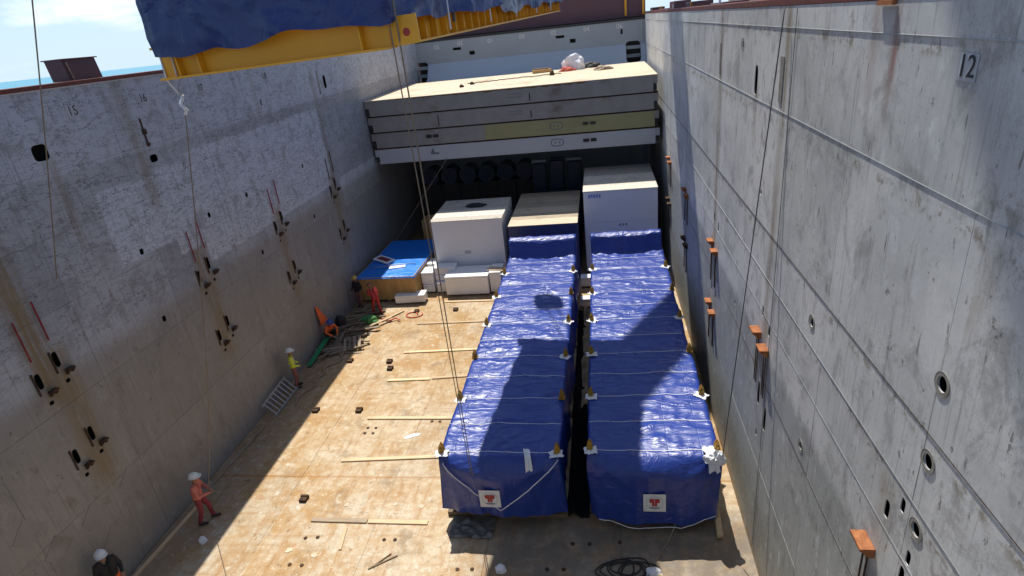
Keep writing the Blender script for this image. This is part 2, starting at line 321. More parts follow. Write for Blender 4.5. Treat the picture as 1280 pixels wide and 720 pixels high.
# ------------------------------------------------------------------ mesh helpers
class MB:
    def __init__(s): s.v = []; s.f = []; s.mi = []; s.cur = 0
    def add(s, vs, fs):
        b = len(s.v); s.v += [tuple(q) for q in vs]; s.f += [tuple(b + i for i in f) for f in fs]; s.mi += [s.cur] * len(fs); return s
    def box(s, x0, x1, y0, y1, z0, z1, ch=0.0, mat=None):
        if ch <= 0:
            vs = [(x, y, z) for z in (z0, z1) for y in (y0, y1) for x in (x0, x1)]
            fs = [(0, 2, 3, 1), (4, 5, 7, 6), (0, 1, 5, 4), (2, 6, 7, 3), (0, 4, 6, 2), (1, 3, 7, 5)]
        else:
            bm = bmesh.new(); bmesh.ops.create_cube(bm, size=1.0)
            for w in bm.verts:
                w.co.x = x0 if w.co.x < 0 else x1; w.co.y = y0 if w.co.y < 0 else y1; w.co.z = z0 if w.co.z < 0 else z1
            bmesh.ops.bevel(bm, geom=list(bm.edges), offset=ch, segments=2, affect='EDGES', profile=0.5)
            bm.verts.ensure_lookup_table(); vs = [w.co[:] for w in bm.verts]; fs = [[w.index for w in f.verts] for f in bm.faces]; bm.free()
        if mat is not None: vs = [tuple(mat @ Vector(q)) for q in vs]
        return s.add(vs, fs)
    def bar(s, a, b, w, h, up=(0, 0, 1), ch=0.0):
        a = Vector(a); b = Vector(b); d = (b - a); L = d.length; d.normalize(); u = Vector(up)
        sdir = d.cross(u)
        if sdir.length < 1e-4: sdir = d.cross(Vector((1, 0, 0)))
        sdir.normalize(); u = sdir.cross(d)
        m = Matrix((( d.x, sdir.x, u.x, a.x), (d.y, sdir.y, u.y, a.y), (d.z, sdir.z, u.z, a.z), (0, 0, 0, 1)))
        return s.box(0, L, -w / 2, w / 2, -h / 2, h / 2, ch, m)
    def tube(s, pts, r, n=8, r2=None, closed=False):
        pts = [Vector(p) for p in pts]; N = len(pts); rings = []
        for i, p in enumerate(pts):
            d = (pts[min(i + 1, N - 1)] - pts[max(i - 1, 0)])
            if d.length < 1e-9: d = Vector((0, 0, 1))
            d.normalize(); a = d.cross(Vector((0, 0, 1)) if abs(d.z) < 0.95 else Vector((1, 0, 0))); a.normalize(); b = d.cross(a)
            rr = r if r2 is None else r + (r2 - r) * i / max(1, N - 1)
            rings.append([p + a * math.cos(2 * math.pi * k / n) * rr + b * math.sin(2 * math.pi * k / n) * rr for k in range(n)])
        vs = [q for rg in rings for q in rg]; fs = []
        for i in range(N - 1):
            for k in range(n):
                fs.append((i * n + k, i * n + (k + 1) % n, (i + 1) * n + (k + 1) % n, (i + 1) * n + k))
        fs.append(tuple(range(n - 1, -1, -1))); fs.append(tuple((N - 1) * n + k for k in range(n)))
        return s.add(vs, fs)
    def prism(s, poly, o, ex, ey, ez):     # poly in (ex,ey), extruded by ez
        o = Vector(o); ex = Vector(ex); ey = Vector(ey); ez = Vector(ez); n = len(poly)
        a = [o + ex * p[0] + ey * p[1] for p in poly]; b = [q + ez for q in a]
        return s.add(a + b, [tuple(range(n - 1, -1, -1)), tuple(range(n, 2 * n))] + [(k, (k + 1) % n, n + (k + 1) % n, n + k) for k in range(n)])
    def ring(s, c, ax_u, ax_v, ax_n, r0, r1, h, n=20):
        c = Vector(c); u = Vector(ax_u); v = Vector(ax_v); w = Vector(ax_n); vs = []
        for r, hh in ((r0, 0), (r0, h), (r1, h), (r1, 0)):
            for k in range(n):
                t = 2 * math.pi * k / n; vs.append(c + u * math.cos(t) * r + v * math.sin(t) * r + w * hh)
        fs = []
        for a in range(4):
            b = (a + 1) % 4
            for k in range(n): fs.append((a * n + k, a * n + (k + 1) % n, b * n + (k + 1) % n, b * n + k))
        return s.add(vs, fs)
    def build(s, name, mat, parent=None, smooth=False, world=True):
        vs = s.v
        if parent is not None and world:
            inv = parent.matrix_basis.inverted() if parent.parent is None else (parent.parent.matrix_basis @ parent.matrix_basis).inverted()
            vs = [tuple(inv @ Vector(q)) for q in vs]
        me = bpy.data.meshes.new(name); me.from_pydata(vs, [], s.f)
        mats = mat if isinstance(mat, (list, tuple)) else [mat]
        for m_ in mats: me.materials.append(m_)
        if len(mats) > 1: me.polygons.foreach_set('material_index', s.mi)
        bm = bmesh.new(); bm.from_mesh(me); bmesh.ops.recalc_face_normals(bm, faces=list(bm.faces)); bm.to_mesh(me); bm.free()
        if smooth: me.polygons.foreach_set('use_smooth', [True] * len(me.polygons))
        me.update()
        o = bpy.data.objects.new(name, me); COL.objects.link(o)
        if parent is not None: o.parent = parent
        return o

def tag(o, label=None, cat=None, group=None, kind=None):
    if label: o['label'] = label
    if cat: o['category'] = cat
    if group: o['group'] = group
    if kind: o['kind'] = kind
    return o
def thing(name, label, cat, loc=(0, 0, 0), rot=(0, 0, 0), group=None):
    o = bpy.data.objects.new(name, None); COL.objects.link(o); o.location = loc; o.rotation_euler = rot
    o.empty_display_size = 0.2
    o.matrix_basis = Matrix.Translation(loc) @ (Matrix.Rotation(rot[2], 4, 'Z') @ Matrix.Rotation(rot[1], 4, 'Y') @ Matrix.Rotation(rot[0], 4, 'X'))
    return tag(o, label, cat, group)
def copy_tree(o, parent=None):
    c = o.copy(); COL.objects.link(c); c.parent = parent
    for ch in [q for q in bpy.data.objects if q.parent == o and q != c]: copy_tree(ch, c)
    return c
def share(name, me, parent, mat4):
    o = bpy.data.objects.new(name, me); COL.objects.link(o)
    if parent is not None: o.parent = parent
    o.matrix_basis = mat4; return o
def cut(o, cutters):
    mods = []
    for c in cutters:
        md = o.modifiers.new('cut', 'BOOLEAN'); md.operation = 'DIFFERENCE'; md.solver = 'EXACT'; md.object = c
    dg = bpy.context.evaluated_depsgraph_get(); me = bpy.data.meshes.new_from_object(o.evaluated_get(dg))
    o.modifiers.clear(); o.data = me
def text_mesh(txt, size, extr=0.002):
    cu = bpy.data.curves.new('lettering', 'FONT'); cu.body = txt; cu.size = size; cu.extrude = extr; cu.align_x = 'CENTER'; cu.align_y = 'CENTER'
    o = bpy.data.objects.new('lettering', cu); COL.objects.link(o)
    dg = bpy.context.evaluated_depsgraph_get(); me = bpy.data.meshes.new_from_object(o.evaluated_get(dg))
    bpy.data.objects.remove(o); return me
def frame(o, ex, ey, ez):
    ex, ey, ez, o = Vector(ex), Vector(ey), Vector(ez), Vector(o)
    return Matrix(((ex.x, ey.x, ez.x, o.x), (ex.y, ey.y, ez.y, o.y), (ex.z, ey.z, ez.z, o.z), (0, 0, 0, 1)))
def lettering(name, txt, size, fr, mat, parent):
    me = text_mesh(txt, size); me.materials.clear(); me.materials.append(mat)
    pm = parent.matrix_basis.inverted()
    return share(name, me, parent, pm @ fr)

XL, XR, YN, YF, ZT = -13.05, 3.30, -0.7, 45.0, 12.33

# ------------------------------------------------------------------ sea, deck
sea = MB()
for x0, x1, y0, y1 in ((-30000, -17.45, -30000, 40000), (13.45, 30000, -30000, 40000), (-17.45, 13.45, -30000, -59.5), (-17.45, 13.45, 119.5, 40000)):
    sea.add([(x0, y0, 3.5), (x1, y0, 3.5), (x1, y1, 3.5), (x0, y1, 3.5)], [(0, 1, 2, 3)])
tag(sea.build('sea', M['sea']), kind='structure')
d = MB()
d.box(-17.5, XL - 0.62, -60, 120, 10.9, 11.0); d.box(XR + 0.62, 13.5, -60, 120, 10.9, 11.0)
d.box(XL - 0.62, XR + 0.62, YF + 0.62, 120, 10.9, 11.0); d.box(XL - 0.62, XR + 0.62, -60, YN - 0.62, 10.9, 11.0)
tag(d.build('ship_deck', M['deck']), kind='structure')
h = MB()
h.box(-17.5, -17.4, -60, 120, 2.5, 10.88); h.box(13.4, 13.5, -60, 120, 2.5, 10.88); h.box(-17.4, 13.4, -60, -59.9, 2.5, 10.88); h.box(-17.4, 13.4, 119.9, 120, 2.5, 10.88)
tag(h.build('ship_side', M['maroon']), kind='structure')

# ------------------------------------------------------------------ hold floor : plates
fl = tag(MB().box(XL - 0.4, XR + 0.4, YN - 0.4, YF + 0.4, -0.35, -0.02).build('hold_floor', M['backing']), kind='structure')
xs = [XL, -9.9, -6.75, -3.4, 0.1, XR]; ys = [YN, 4.0, 13.78, 23.4, 33.0, 39.0, YF]
for i in range(len(xs) - 1):
    for j in range(len(ys) - 1):
        dz = rng.uniform(-0.003, 0.003)
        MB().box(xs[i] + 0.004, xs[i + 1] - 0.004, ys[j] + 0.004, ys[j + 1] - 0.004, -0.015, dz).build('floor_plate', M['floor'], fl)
for (x, y) in [(-9.35, 12.76), (-11.02, 17.27), (-9.29, 17.25), (-11.06, 20.83), (-9.24, 20.7), (-9.39, 25.46), (-9.03, 20.15), (-7.4, 25.5)]:
    MB().box(x - 0.11, x + 0.11, y - 0.11, y + 0.11, 0.0, 0.09, 0.004).box(x - 0.12, x + 0.12, y + 0.05, y + 0.12, 0.001, 0.11).build('lashing_socket', M['rust_dark'], fl)
st = MB()
for (x, y) in [(-8.65, 10.43), (-8.3, 10.42), (-6.31, 11.34), (-6.0, 11.35), (-4.05, 10.47), (-3.67, 10.49), (-8.62, 11.32), (-8.27, 11.36), (-1.76, 10.57), (-1.34, 10.58), (-1.15, 11.39),
               (-0.71, 11.4), (0.07, 11.48), (-6.31, 16.61), (-6.02, 16.6), (-8.58, 16.25), (-8.28, 16.25), (-8.58, 15.95), (-8.28, 15.95)]:
    MB().tube([(x, y, 0.0), (x, y, 0.016)], 0.055, 10).build('stud_hole', M['rust_dark'], fl)

# ------------------------------------------------------------------ hold walls
def wall_numbers(w, txt, y, z, size, side, patch=True):
    # side +1: wall facing +x (port), -1: wall facing -x
    if side > 0: fr = frame((XL + 0.012, y, z), (0, 1, 0), (0, 0, 1), (1, 0, 0)); fr = frame((XL + 0.012, y, z), (0, 1, 0), (0, 0, 1), (1, 0, 0))
    else: fr = frame((XR - 0.012, y, z), (0, -1, 0), (0, 0, 1), (-1, 0, 0))
    if patch:
        fx = XL if side > 0 else XR - 0.006
        MB().box(fx, fx + 0.006, y - size * 0.55, y + size * 0.55, z - size * 0.44, z + size * 0.42).build('number_patch', M['pont_b'], w)
    lettering('number_shadow', txt, size * 1.06, fr @ Matrix.Translation((-0.025 * size / 0.3, 0.0, -0.003)), M['markw'], w)
    lettering('frame_number', txt, size, fr, M['mark'], w)

def plates(w, x, zs, yy, mat, side, holes):
    """side = direction the face looks (+1 / -1 along x)."""
    out = []
    for i in range(len(zs) - 1):
        for j in range(len(yy) - 1):
            off = rng.uniform(0, 0.004)
            xa, xb = (x - 0.016, x - off) if side > 0 else (x + off, x + 0.016)
            pl = MB().box(min(xa, xb), max(xa, xb), yy[j] + 0.004, yy[j + 1] - 0.004, zs[i] + 0.003, zs[i + 1] - 0.003).build('wall_plate', mat, w)
            cs = []
            for (hy, hz, ry, rz) in holes:
                if hy + ry > yy[j] and hy - ry < yy[j + 1] and hz + rz > zs[i] and hz - rz < zs[i + 1]:
                    n = 18; pts = []
                    for k in range(n):
                        t = 2 * math.pi * k / n; c, s_ = math.cos(t), math.sin(t)
                        e = 0.55
                        pts.append((ry * math.copysign(abs(c) ** e, c), rz * math.copysign(abs(s_) ** e, s_)) if abs(ry - rz) > 0.004 else (ry * c, rz * s_))
                    cm = MB().prism(pts, (x - 0.2, hy, hz), (0, 1, 0), (0, 0, 1), (0.4, 0, 0)).build('cutter', M['backing']); cs.append(cm)
            if cs:
                cut(pl, cs)
                for c in cs: bpy.data.objects.remove(c)
            out.append(pl)
    return out

yy = [YN, 2.6, 5.6, 8.6, 11.45, 14.4, 17.4, 20.4, 23.4, 26.4, 29.4, 33.2, 37.2, 41.0, YF]
# --- sunlit wall
wr = thing('hold_wall', 'pale sunlit steel hold wall with rusty brackets and round holes', 'wall', (XR, 20, 0))
MB().box(XR + 0.36, XR + 0.5, YN - 0.5, YF + 0.5, -0.3, ZT - 0.01).build('backing_wall', M['backing'], wr)
holes_r = [(13.83, 10.92, 0.13, 0.30), (5.53, 8.77, 0.085, 0.085), (5.48, 7.83, 0.085, 0.085), (5.42, 6.92, 0.085, 0.085), (9.16, 7.57, 0.08, 0.08), (9.01, 5.16, 0.07, 0.07), (12.83, 8.75, 0.06, 0.06), (14.6, 5.3, .06, .06),
           (6.05, 6.60, 0.06, 0.13), (5.75, 6.95, 0.05, 0.10), (5.45, 6.45, 0.05, 0.10), (5.50, 6.08, 0.06, 0.16), (6.3, 4.1, 0.05, 0.08), (4.9, 6.35, .09, .09),
           (12.0, 6.35, 0.06, 0.12), (11.45, 6.15, 0.06, 0.12), (11.85, 4.35, 0.09, 0.30), (11.25, 4.05, 0.09, 0.30), (11.8, 3.3, .05, .1), (17.85, 6.6, 0.07, 0.15), (17.2, 6.5, 0.07, 0.15), (17.9, 4.3, .07, .15), (17.25, 4.3, .07, .15)]
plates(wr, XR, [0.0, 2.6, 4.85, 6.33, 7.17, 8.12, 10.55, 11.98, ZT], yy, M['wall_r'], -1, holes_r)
for z in (4.85, 6.33, 7.17, 8.12, 10.55, 11.98):
    r = 0.0025 if z < 7 else 0.004 if z < 10 else 0.005
    MB().tube([(XR - 0.004, YN + 0.05, z), (XR - 0.004, YF - 0.05, z)], r, 6).build('weld_seam', M['rust_dark'] if z in (8.12, 4.85) else M['weld'], wr, True)  # darker seams carry their shadow line in the material colour
for (hy, hz, ry, rz) in holes_r[1:6] + [holes_r[13]]:
    MB().ring((XR - 0.001, hy, hz), (0, 1, 0), (0, 0, 1), (-1, 0, 0), ry + 0.004, ry + 0.042, 0.006, 22).build('doubler_ring', M['ring'], wr)
    MB().ring((XR - 0.001, hy, hz), (0, 1, 0), (0, 0, 1), (-1, 0, 0), ry + 0.046, ry + 0.052, 0.008, 22).build('weld_ring', M['ring'], wr)
def bracket(w, x, y, z, s, mat, wid=0.34, dep=0.19, hh=0.11):
    b = MB(); x1 = x + s * dep
    b.box(min(x, x1), max(x, x1), y - wid / 2, y + wid / 2, z, z + 0.05, 0.008)
    for q in (-0.5, 0.5):
        yq = y + q * (wid - 0.06)
        b.prism([(0, 0), (dep * s * 0.92, 0), (dep * s * 0.35, -hh), (0, -hh)], (x, yq - 0.02, z), (1, 0, 0), (0, 0, 1), (0, 0.04, 0))
    return b.build('socket_bracket', mat, w)
for ys_ in (5.95, 11.8, 17.6, 23.7, 29.6):
    for z in (5.75, 3.68):
        if ys_ < 13 and z < 4: continue
        for q, dz in ((0.32, 0.05), (-0.32, -0.05)):
            if ys_ < 7 and q < 0: continue
            bracket(wr, XR, ys_ + q, z + dz, -1, M['rust'] if ys_ < 22 or z > 5 else M['rust_dark'])
            for e in (-0.06, 0.06):
                MB().tube([(XR - 0.03, ys_ + q + e, z + dz - 0.12), (XR - 0.03, ys_ + q + e, z - 1.25)], 0.013, 6).build('guide_bar', M['rust_dark'], wr)
for yq in (11.3,):
    MB().tube([(XR - 0.018, yq, 0.2), (XR - 0.018, yq, ZT - 0.05)], 0.006, 5).build('vertical_wire', M['wire'], wr)
MB().box(XR - 0.008, XR + 0.60, YN - 0.6, YF + 0.6, ZT, ZT + 0.12, 0.01).build('coaming_cap', M['cap'], wr)
MB().box(XR - 0.06, XR - 0.01, 7.75, 8.15, ZT - 0.05, ZT + 0.001).build('edge_stopper', M['rust'], wr)
wall_numbers(wr, '12', 6.18, 11.74, 0.28, -1)
wall_numbers(wr, '13', 13.7 + 1.55, 11.6, 0.28, -1, False)
for yq in (17.85, 11.95):
    MB().box(XR - 0.012, XR + 0.0, yq - 0.10, yq + 0.10, 10.7, 11.5).build('guide_plate', M['ring'], wr)

# --- shaded wall
wl = thing('hold_wall', 'long shaded steel hold wall numbered 15 to 18 with red rods', 'wall', (XL, 20, 0))
MB().box(XL - 0.5, XL - 0.36, YN - 0.5, YF + 0.5, -0.3, 12.24).build('backing_wall', M['backing'], wl)
holes_l = [(12.48, 10.89, 0.22, 0.19), (28.72, 10.94, 0.15, 0.30), (16.0, 10.0, 0.16, 0.11), (22.6, 10.75, .05, .12), (28.0, 10.55, .06, .10)]
for ys_ in (10.35, 16.5, 21.6, 27.1):
    for q, dz in ((0.3, 0.12), (-0.3, -0.12)):
        holes_l += [(ys_ + q, 6.22 + dz, 0.075, 0.20), (ys_ + q + 0.05, 5.6 + dz, 0.06, 0.05), (ys_ + q, 4.05 + dz, 0.075, 0.20), (ys_ + q + 0.04, 3.45 + dz, 0.06, 0.05)]
for yq, zq in [(19.97, 7.78), (17.6, 7.75), (19.94, 5.51), (24.58, 5.48), (24.61, 7.79), (14.2, 5.6), (14.3, 7.7)]: holes_l.append((yq, zq, 0.075, 0.09))
yl = [YN, 2.6, 5.6, 8.4, 11.6, 14.9, 18.6, 23.4, 26.0, 29.4, 33.2, 37.2, 41.0, YF]
ZL = 12.25
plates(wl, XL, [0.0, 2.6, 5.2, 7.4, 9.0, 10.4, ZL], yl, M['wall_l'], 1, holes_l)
for ys_ in (10.35, 16.5, 21.6, 27.1):
    for q, dz in ((0.3, 0.12), (-0.3, -0.12)):
        MB().tube([(XL + 0.05, ys_ + q, 6.75 + dz), (XL + 0.05, ys_ + q, 7.75 + dz)], 0.019, 8).build('red_rod', M['rod'] if ys_ < 26 else M['rust_dark'], wl)
        for z in (5.85, 3.68):
            bracket(wl, XL, ys_ + q + 0.16, z + dz, 1, M['rust_dark'], 0.20, 0.14, 0.10)
            MB().box(XL + 0.001, XL + 0.03, ys_ + q - 0.14, ys_ + q - 0.10, z + dz + 0.05, z + dz + 0.62).build('guide_bar', M['rust_dark'], wl)
MB().box(XL, XL + 0.015, 15.92, 15.98, 10.35, 11.15).box(XL, XL + 0.03, 15.88, 16.04, 10.70, 10.85).box(XL, XL + 0.03, 15.9, 16.02, 10.38, 10.46).build('guide_plate', M['rust_dark'], wl)
MB().box(XL, XL + 0.012, 27.95, 28.1, 10.6, 11.5).build('guide_plate', M['ring'], wl)
MB().box(XL - 0.60, XL + 0.05, YN - 0.6, YF + 0.6, ZL, ZL + 0.10, 0.012).build('coaming_cap', M['cap'], wl)
MB().box(XL + 0.0, XL + 0.03, YN, YF, ZL - 0.03, ZL - 0.004).build('edge_highlight', M['markw'], wl)  # white strip standing in for a highlight below the cap
for t_, y_ in (('15', 13.8), ('16', 16.35), ('17', 19.1), ('18', 23.3)): wall_numbers(wl, t_, y_, 11.66, 0.33, 1, t_ == '15')
for yq, zq in [(8.71, 2.29), (9.98, 1.25), (9.79, 2.25), (11.08, 2.28), (8.3, 3.2), (7.9, 1.2)]:
    MB().box(XL, XL + 0.008, yq - 0.28, yq + 0.28, zq - 0.28, zq + 0.28, 0.0,
             Matrix.Translation((0, yq, zq)) @ Matrix.Rotation(R(38), 4, 'X') @ Matrix.Translation((0, -yq, -zq))).build('paint_patch', M['pont_a'], wl)

# --- end wall with coaming
we = thing('end_wall', 'blue grey transverse end wall behind the stacked panels with two openings', 'wall', (-5, YF, 0))
eh = []
up = MB().box(XL, XR, YF, YF + 0.12, 10.52, 12.0).build('upper_plate', M['wall_end'], we)
for (x, z, w_, h_) in [(-9.97, 11.37, 0.30, 0.09), (-8.9, 11.0, 0.20, 0.13), (-2.54, 11.43, 0.30, 0.09), (-1.67, 11.09, 0.20, 0.13), (1.7, 11.35, 0.07, 0.16)]:
    eh.append(MB().box(x - w_, x + w_, YF - 0.3, YF + 0.3, z - h_, z + h_, 0.03).build('cutter', M['backing']))
cut(up, eh)
for c in eh: bpy.data.objects.remove(c)
lo = MB(); lo.prism([(43.75, 9.0), (YF, 10.52), (YF + 0.12, 10.52), (YF + 0.12, 10.3), (43.87, 8.9)], (XL, 0, 0), (0, 1, 0), (0, 0, 1), (XR - XL, 0, 0))
lo = lo.build('sloped_plate', M['wall_end_lo'], we)
eh = []
for x in (-12.75, 2.45): eh.append(MB().box(x - 0.5, x + 0.5, 43, 46, 9.35, 10.68, 0.22).build('cutter', M['backing']))
cut(lo, eh); cut(up, eh)
for c in eh: bpy.data.objects.remove(c)
for x in (-12.75, 2.45):
    for z in (9.7, 10.25): MB().box(x - 0.5, x + 0.5, YF + 0.05, YF + 0.18, z - 0.08, z + 0.14).build('opening_rail', M['wall_end'], we)
MB().box(XL, XR, YF + 0.45, YF + 0.6, -0.3, 12.0).build('backing_wall', M['backing'], we)
MB().box(XL, XR, 43.75, YF + 0.3, -0.02, 8.9).build('lower_bulkhead', M['wall_end'], we)
MB().box(XL - 0.0, XR, YF - 0.05, YF + 0.62, 12.0, 12.12).build('coaming_cap', M['black'], we)
for k in range(17):
    x = XL + 0.5 + k * 0.97
    MB().box(x - 0.015, x + 0.015, 43.6, 43.75, 0.2, 8.8).build('stiffener', M['wall_end'], we)
for t_, x_, z_ in (('05', -11.43, 11.60), ('03', -9.69, 11.70), ('01', -7.48, 11.66), ('00', -5.22, 11.72), ('02', -2.97, 11.72), ('04', -0.69, 11.74), ('06', 1.55, 11.70)):
    lettering('row_number', t_, 0.42, frame((x_, YF - 0.006, z_), (1, 0, 0), (0, 0, 1), (0, -1, 0)), M['markw'], we)
MB().tube([(3.05, YF - 0.1, 9.6), (3.05, YF - 0.1, 11.95)], 0.03, 6).build('pipe', M['wall_end_lo'], we)
# --- near bulkhead, below and behind the photographer
wb = thing('near_bulkhead', 'grey steel bulkhead at the near end of the hold', 'wall', (-5, YN, 0))
MB().box(XL, XR, YN - 0.1, YN, -0.02, 11.9).build('bulkhead_plate', M['wall_end'], wb)
MB().box(XL, XR, YN - 0.6, YN, 11.9, 12.0).build('coaming_cap', M['cap'], wb)

# ------------------------------------------------------------------ stacked tween deck panels
def oval(cx, cz, w, h, n=26):
    out = []
    for k in range(n):
        t = 2 * math.pi * k / n; c, s_ = math.cos(t), math.sin(t)
        out.append((cx + w * math.copysign(abs(c) ** 0.7, c), cz + h * math.copysign(abs(s_) ** 0.7, s_)))
    return out
pont_lab = ['lowest deck panel of the stack, clean pale grey with an oval mark', 'deck panel with one olive painted half, second lowest in the stack',
            'plain weathered grey deck panel just under the topmost one', 'topmost deck panel of the stack with a dusty cream top']
PX0, PX1, PY0, PY1 = -13.0, 3.02, 33.0, 42.4
for k in range(4):
    z0 = 5.93 + k * 0.895; z1 = z0 + 0.855; dx = (3 - k) * 0.035; yq = PY0 + rng.uniform(-0.02, 0.02)
    pt = thing('hatch_pontoon', pont_lab[k], 'pontoon', (-5, PY0, z0), group='stacked deck panels')
    body = M['pont_b'] if k == 0 else M['pont_a']
    a, b = PX0 + dx, PX1 + dx
    bd = MB().box(a + 0.22, b - 0.22, yq, PY1, z0, z1 - 0.03, 0.012).build('panel_body', body, pt)
    if k == 1: MB().box(-6.35, b - 0.225, yq - 0.006, yq + 0.05, z0 + 0.008, z1 - 0.04).build('olive_face', M['olive'], pt)
    for e0, e1 in ((a, a + 0.22), (b - 0.22, b)):
        MB().box(e0, e1, yq + 0.05, PY1, z0 + 0.42, z1 - 0.03).build('end_upper', body, pt)
        MB().box(e0 + 0.03, e1 - 0.03, yq + 0.25, PY1, z0 + 0.001, z0 + 0.42).build('end_lower', body, pt)
        MB().box(e0 + 0.02, e1 - 0.04, yq + 0.02, yq + 0.24, z0 + 0.08, z0 + 0.36, 0.02).build('locating_lug', M['black'], pt)
    MB().box(a, b, yq - 0.008, PY1 + 0.01, z1 - 0.028, z1).build('top_sheet', M['cream'] if k == 3 else M['rust_dark'], pt)
    if k in (0, 1):
        cz = z0 + 0.46
        rg = MB(); po = oval(0, 0, 0.36, 0.21); pi_ = oval(0, 0, 0.31, 0.165); n = len(po)
        yf = yq - 0.012
        vs = [(-2.37 + p[0], yf, cz + p[1]) for p in po] + [(-2.37 + p[0], yf, cz + p[1]) for p in pi_]
        rg.add(vs, [(q, (q + 1) % n, n + (q + 1) % n, n + q) for q in range(n)]).build('oval_mark', M['markg'], pt)
        for q in (-0.11, 0.11): MB().box(-2.37 + q - 0.035, -2.37 + q + 0.035, yf - 0.002, yf + 0.004, cz - 0.05, cz + 0.05).build('dot_mark', M['markg'], pt)
        for x in (-0.59,) + ((-9.36,) if k else ()):
            for q in (-0.2, 0.2): MB().box(x + q - 0.17, x + q + 0.17, yq - 0.014, yq + 0.02, cz - 0.09, cz + 0.09, 0.05).build('grip_recess', M['black'], pt)
        if k == 0:
            MB().box(-9.55, -9.1, yf - 0.001, yf + 0.004, cz - 0.12, cz - 0.02, 0.0).build('smudge_mark', M['markg'], pt)
            MB().prism([(-0.22, 0), (0, 0.3), (0.05, 0.02)], (-9.4, yf - 0.001, cz - 0.04), (1, 0, 0), (0, 0, 1), (0, 0.005, 0)).build('smudge_mark', M['markg'], pt)
    if k >= 2:
        for q, (x, w_) in enumerate(((-4.54, 0.42),)):
            rg = MB()
            for zz_ in (z0 + 0.34, z0 + 0.50): rg.box(x - w_, x + w_, yq - 0.004, yq + 0.01, zz_, zz_ + 0.03)
            rg.build('slot_rim', M['markg'], pt)
        MB().box(-3.72, -3.66, yq - 0.006, yq + 0.01, z0 + 0.10, z0 + 0.5).build('scrape_mark', M['rust_dark'], pt)
        if k == 2: MB().box(-8.9, -8.85, yq - 0.006, yq + 0.01, z0 + 0.10, z0 + 0.7).build('scrape_mark', M['rust_dark'], pt)
        if k == 3:      # ragged dark brown strip along the lip
            pol = [(-11.2, 0)]; x = -11.2
            while x < -0.6:
                pol.append((x, -0.03 - 0.14 * abs(noise.noise((x * 1.6, 3.1, 0))) - (0.10 if -8.5 < x < -1.5 else 0) * abs(noise.noise((x * 0.8, 9.1, 0))))); x += 0.16
            pol.append((-0.6, 0))
            MB().prism(pol, (0, yq - 0.005, z1 - 0.028), (1, 0, 0), (0, 0, 1), (0, 0.004, 0)).build('lip_strip', rusty('lip_brown', (0.20, 0.12, 0.06), (0.13, 0.08, 0.045)), pt)
ZP = 5.93 + 3 * 0.895 + 0.855
def lump(name, c, sx, sy, sz, mat, seed, label, cat, group=None, sub=4, amp=0.35):
    bm = bmesh.new(); bmesh.ops.create_icosphere(bm, subdivisions=sub, radius=1.0)
    for v in bm.verts:
        p = v.co.copy(); nz = noise.noise(p * 1.6 + Vector((seed, 0, 0))) + 0.5 * abs(noise.noise(p * 4.0 + Vector((seed, 5, 0)))) + 0.25 * noise.noise(p * 9.0)
        p = p * (1 + amp * nz); p.z = max(p.z, -0.15)
        v.co = Vector((p.x * sx, p.y * sy, (p.z + 0.15) * sz))
    me = bpy.data.meshes.new(name); bm.to_mesh(me); bm.free(); me.materials.append(mat)
    o = bpy.data.objects.new(name, me); COL.objects.link(o); o.location = c
    return tag(o, label, cat, group)
lump('plastic_heap', (-1.6, 41.2, ZP), 0.75, 0.5, 0.75, M['cloth'], 3.1, 'crumpled white plastic heap on top of the deck panels', 'plastic sheet')
lump('red_bundle', (-1.95, 40.5, ZP), 0.48, 0.25, 0.22, M['pinkrope'], 8.2, 'orange red bundle in front of the white plastic heap', 'bundle')
lump('hose_heap', (-0.5, 41.7, ZP), 0.75, 0.4, 0.28, M['black'], 5.5, 'low black hose heap beside the white plastic heap', 'hose')
lump('rag_bundle', (0.3, 39.0, ZP), 0.55, 0.35, 0.20, M['plank_g'], 1.5, 'brown rag bundle on the cream deck panel top', 'bundle')
lump('small_clod', (-2.8, 38.4, ZP), 0.16, 0.16, 0.25, M['rust_dark'], 2.5, 'small dark clod beside the tangled rope on the panels', 'debris', None, 2)
for x, y in ((-8.0, 36.1), (-7.6, 37.3)): lump('dirt_clump', (x, y, ZP), 0.13, 0.13, 0.14, M['rust_dark'], x, 'small dark dirt clump on the cream panel top', 'debris', 'dirt clumps on the panel', 2)
b_ = thing('timber_block', 'short brown timber block lying across the cream panel top', 'timber', (-3.6, 41.0, ZP))
MB().bar((-4.25, 41.0, ZP + 0.1), (-3.05, 41.3, ZP + 0.1), 0.3, 0.2, ch=0.01).build('block', M['ply'], b_)
MB().bar((-4.3, 41.18, ZP + 0.24), (-3.2, 41.28, ZP + 0.24), 0.12, 0.08, ch=0.005).build('batten', M['plank_g'], b_)
pts = [(-8 + 0.22 * k, 37.9 + 0.55 * noise.noise((k * 0.35, 0.2, 1)) + 0.04 * k, ZP + 0.03 + 0.02 * (k % 2)) for k in range(27)]
tag(MB().tube(pts, 0.03, 6).build('loose_rope', M['rope'], None, True), 'brown tangled rope lying along the cream panel top', 'rope')

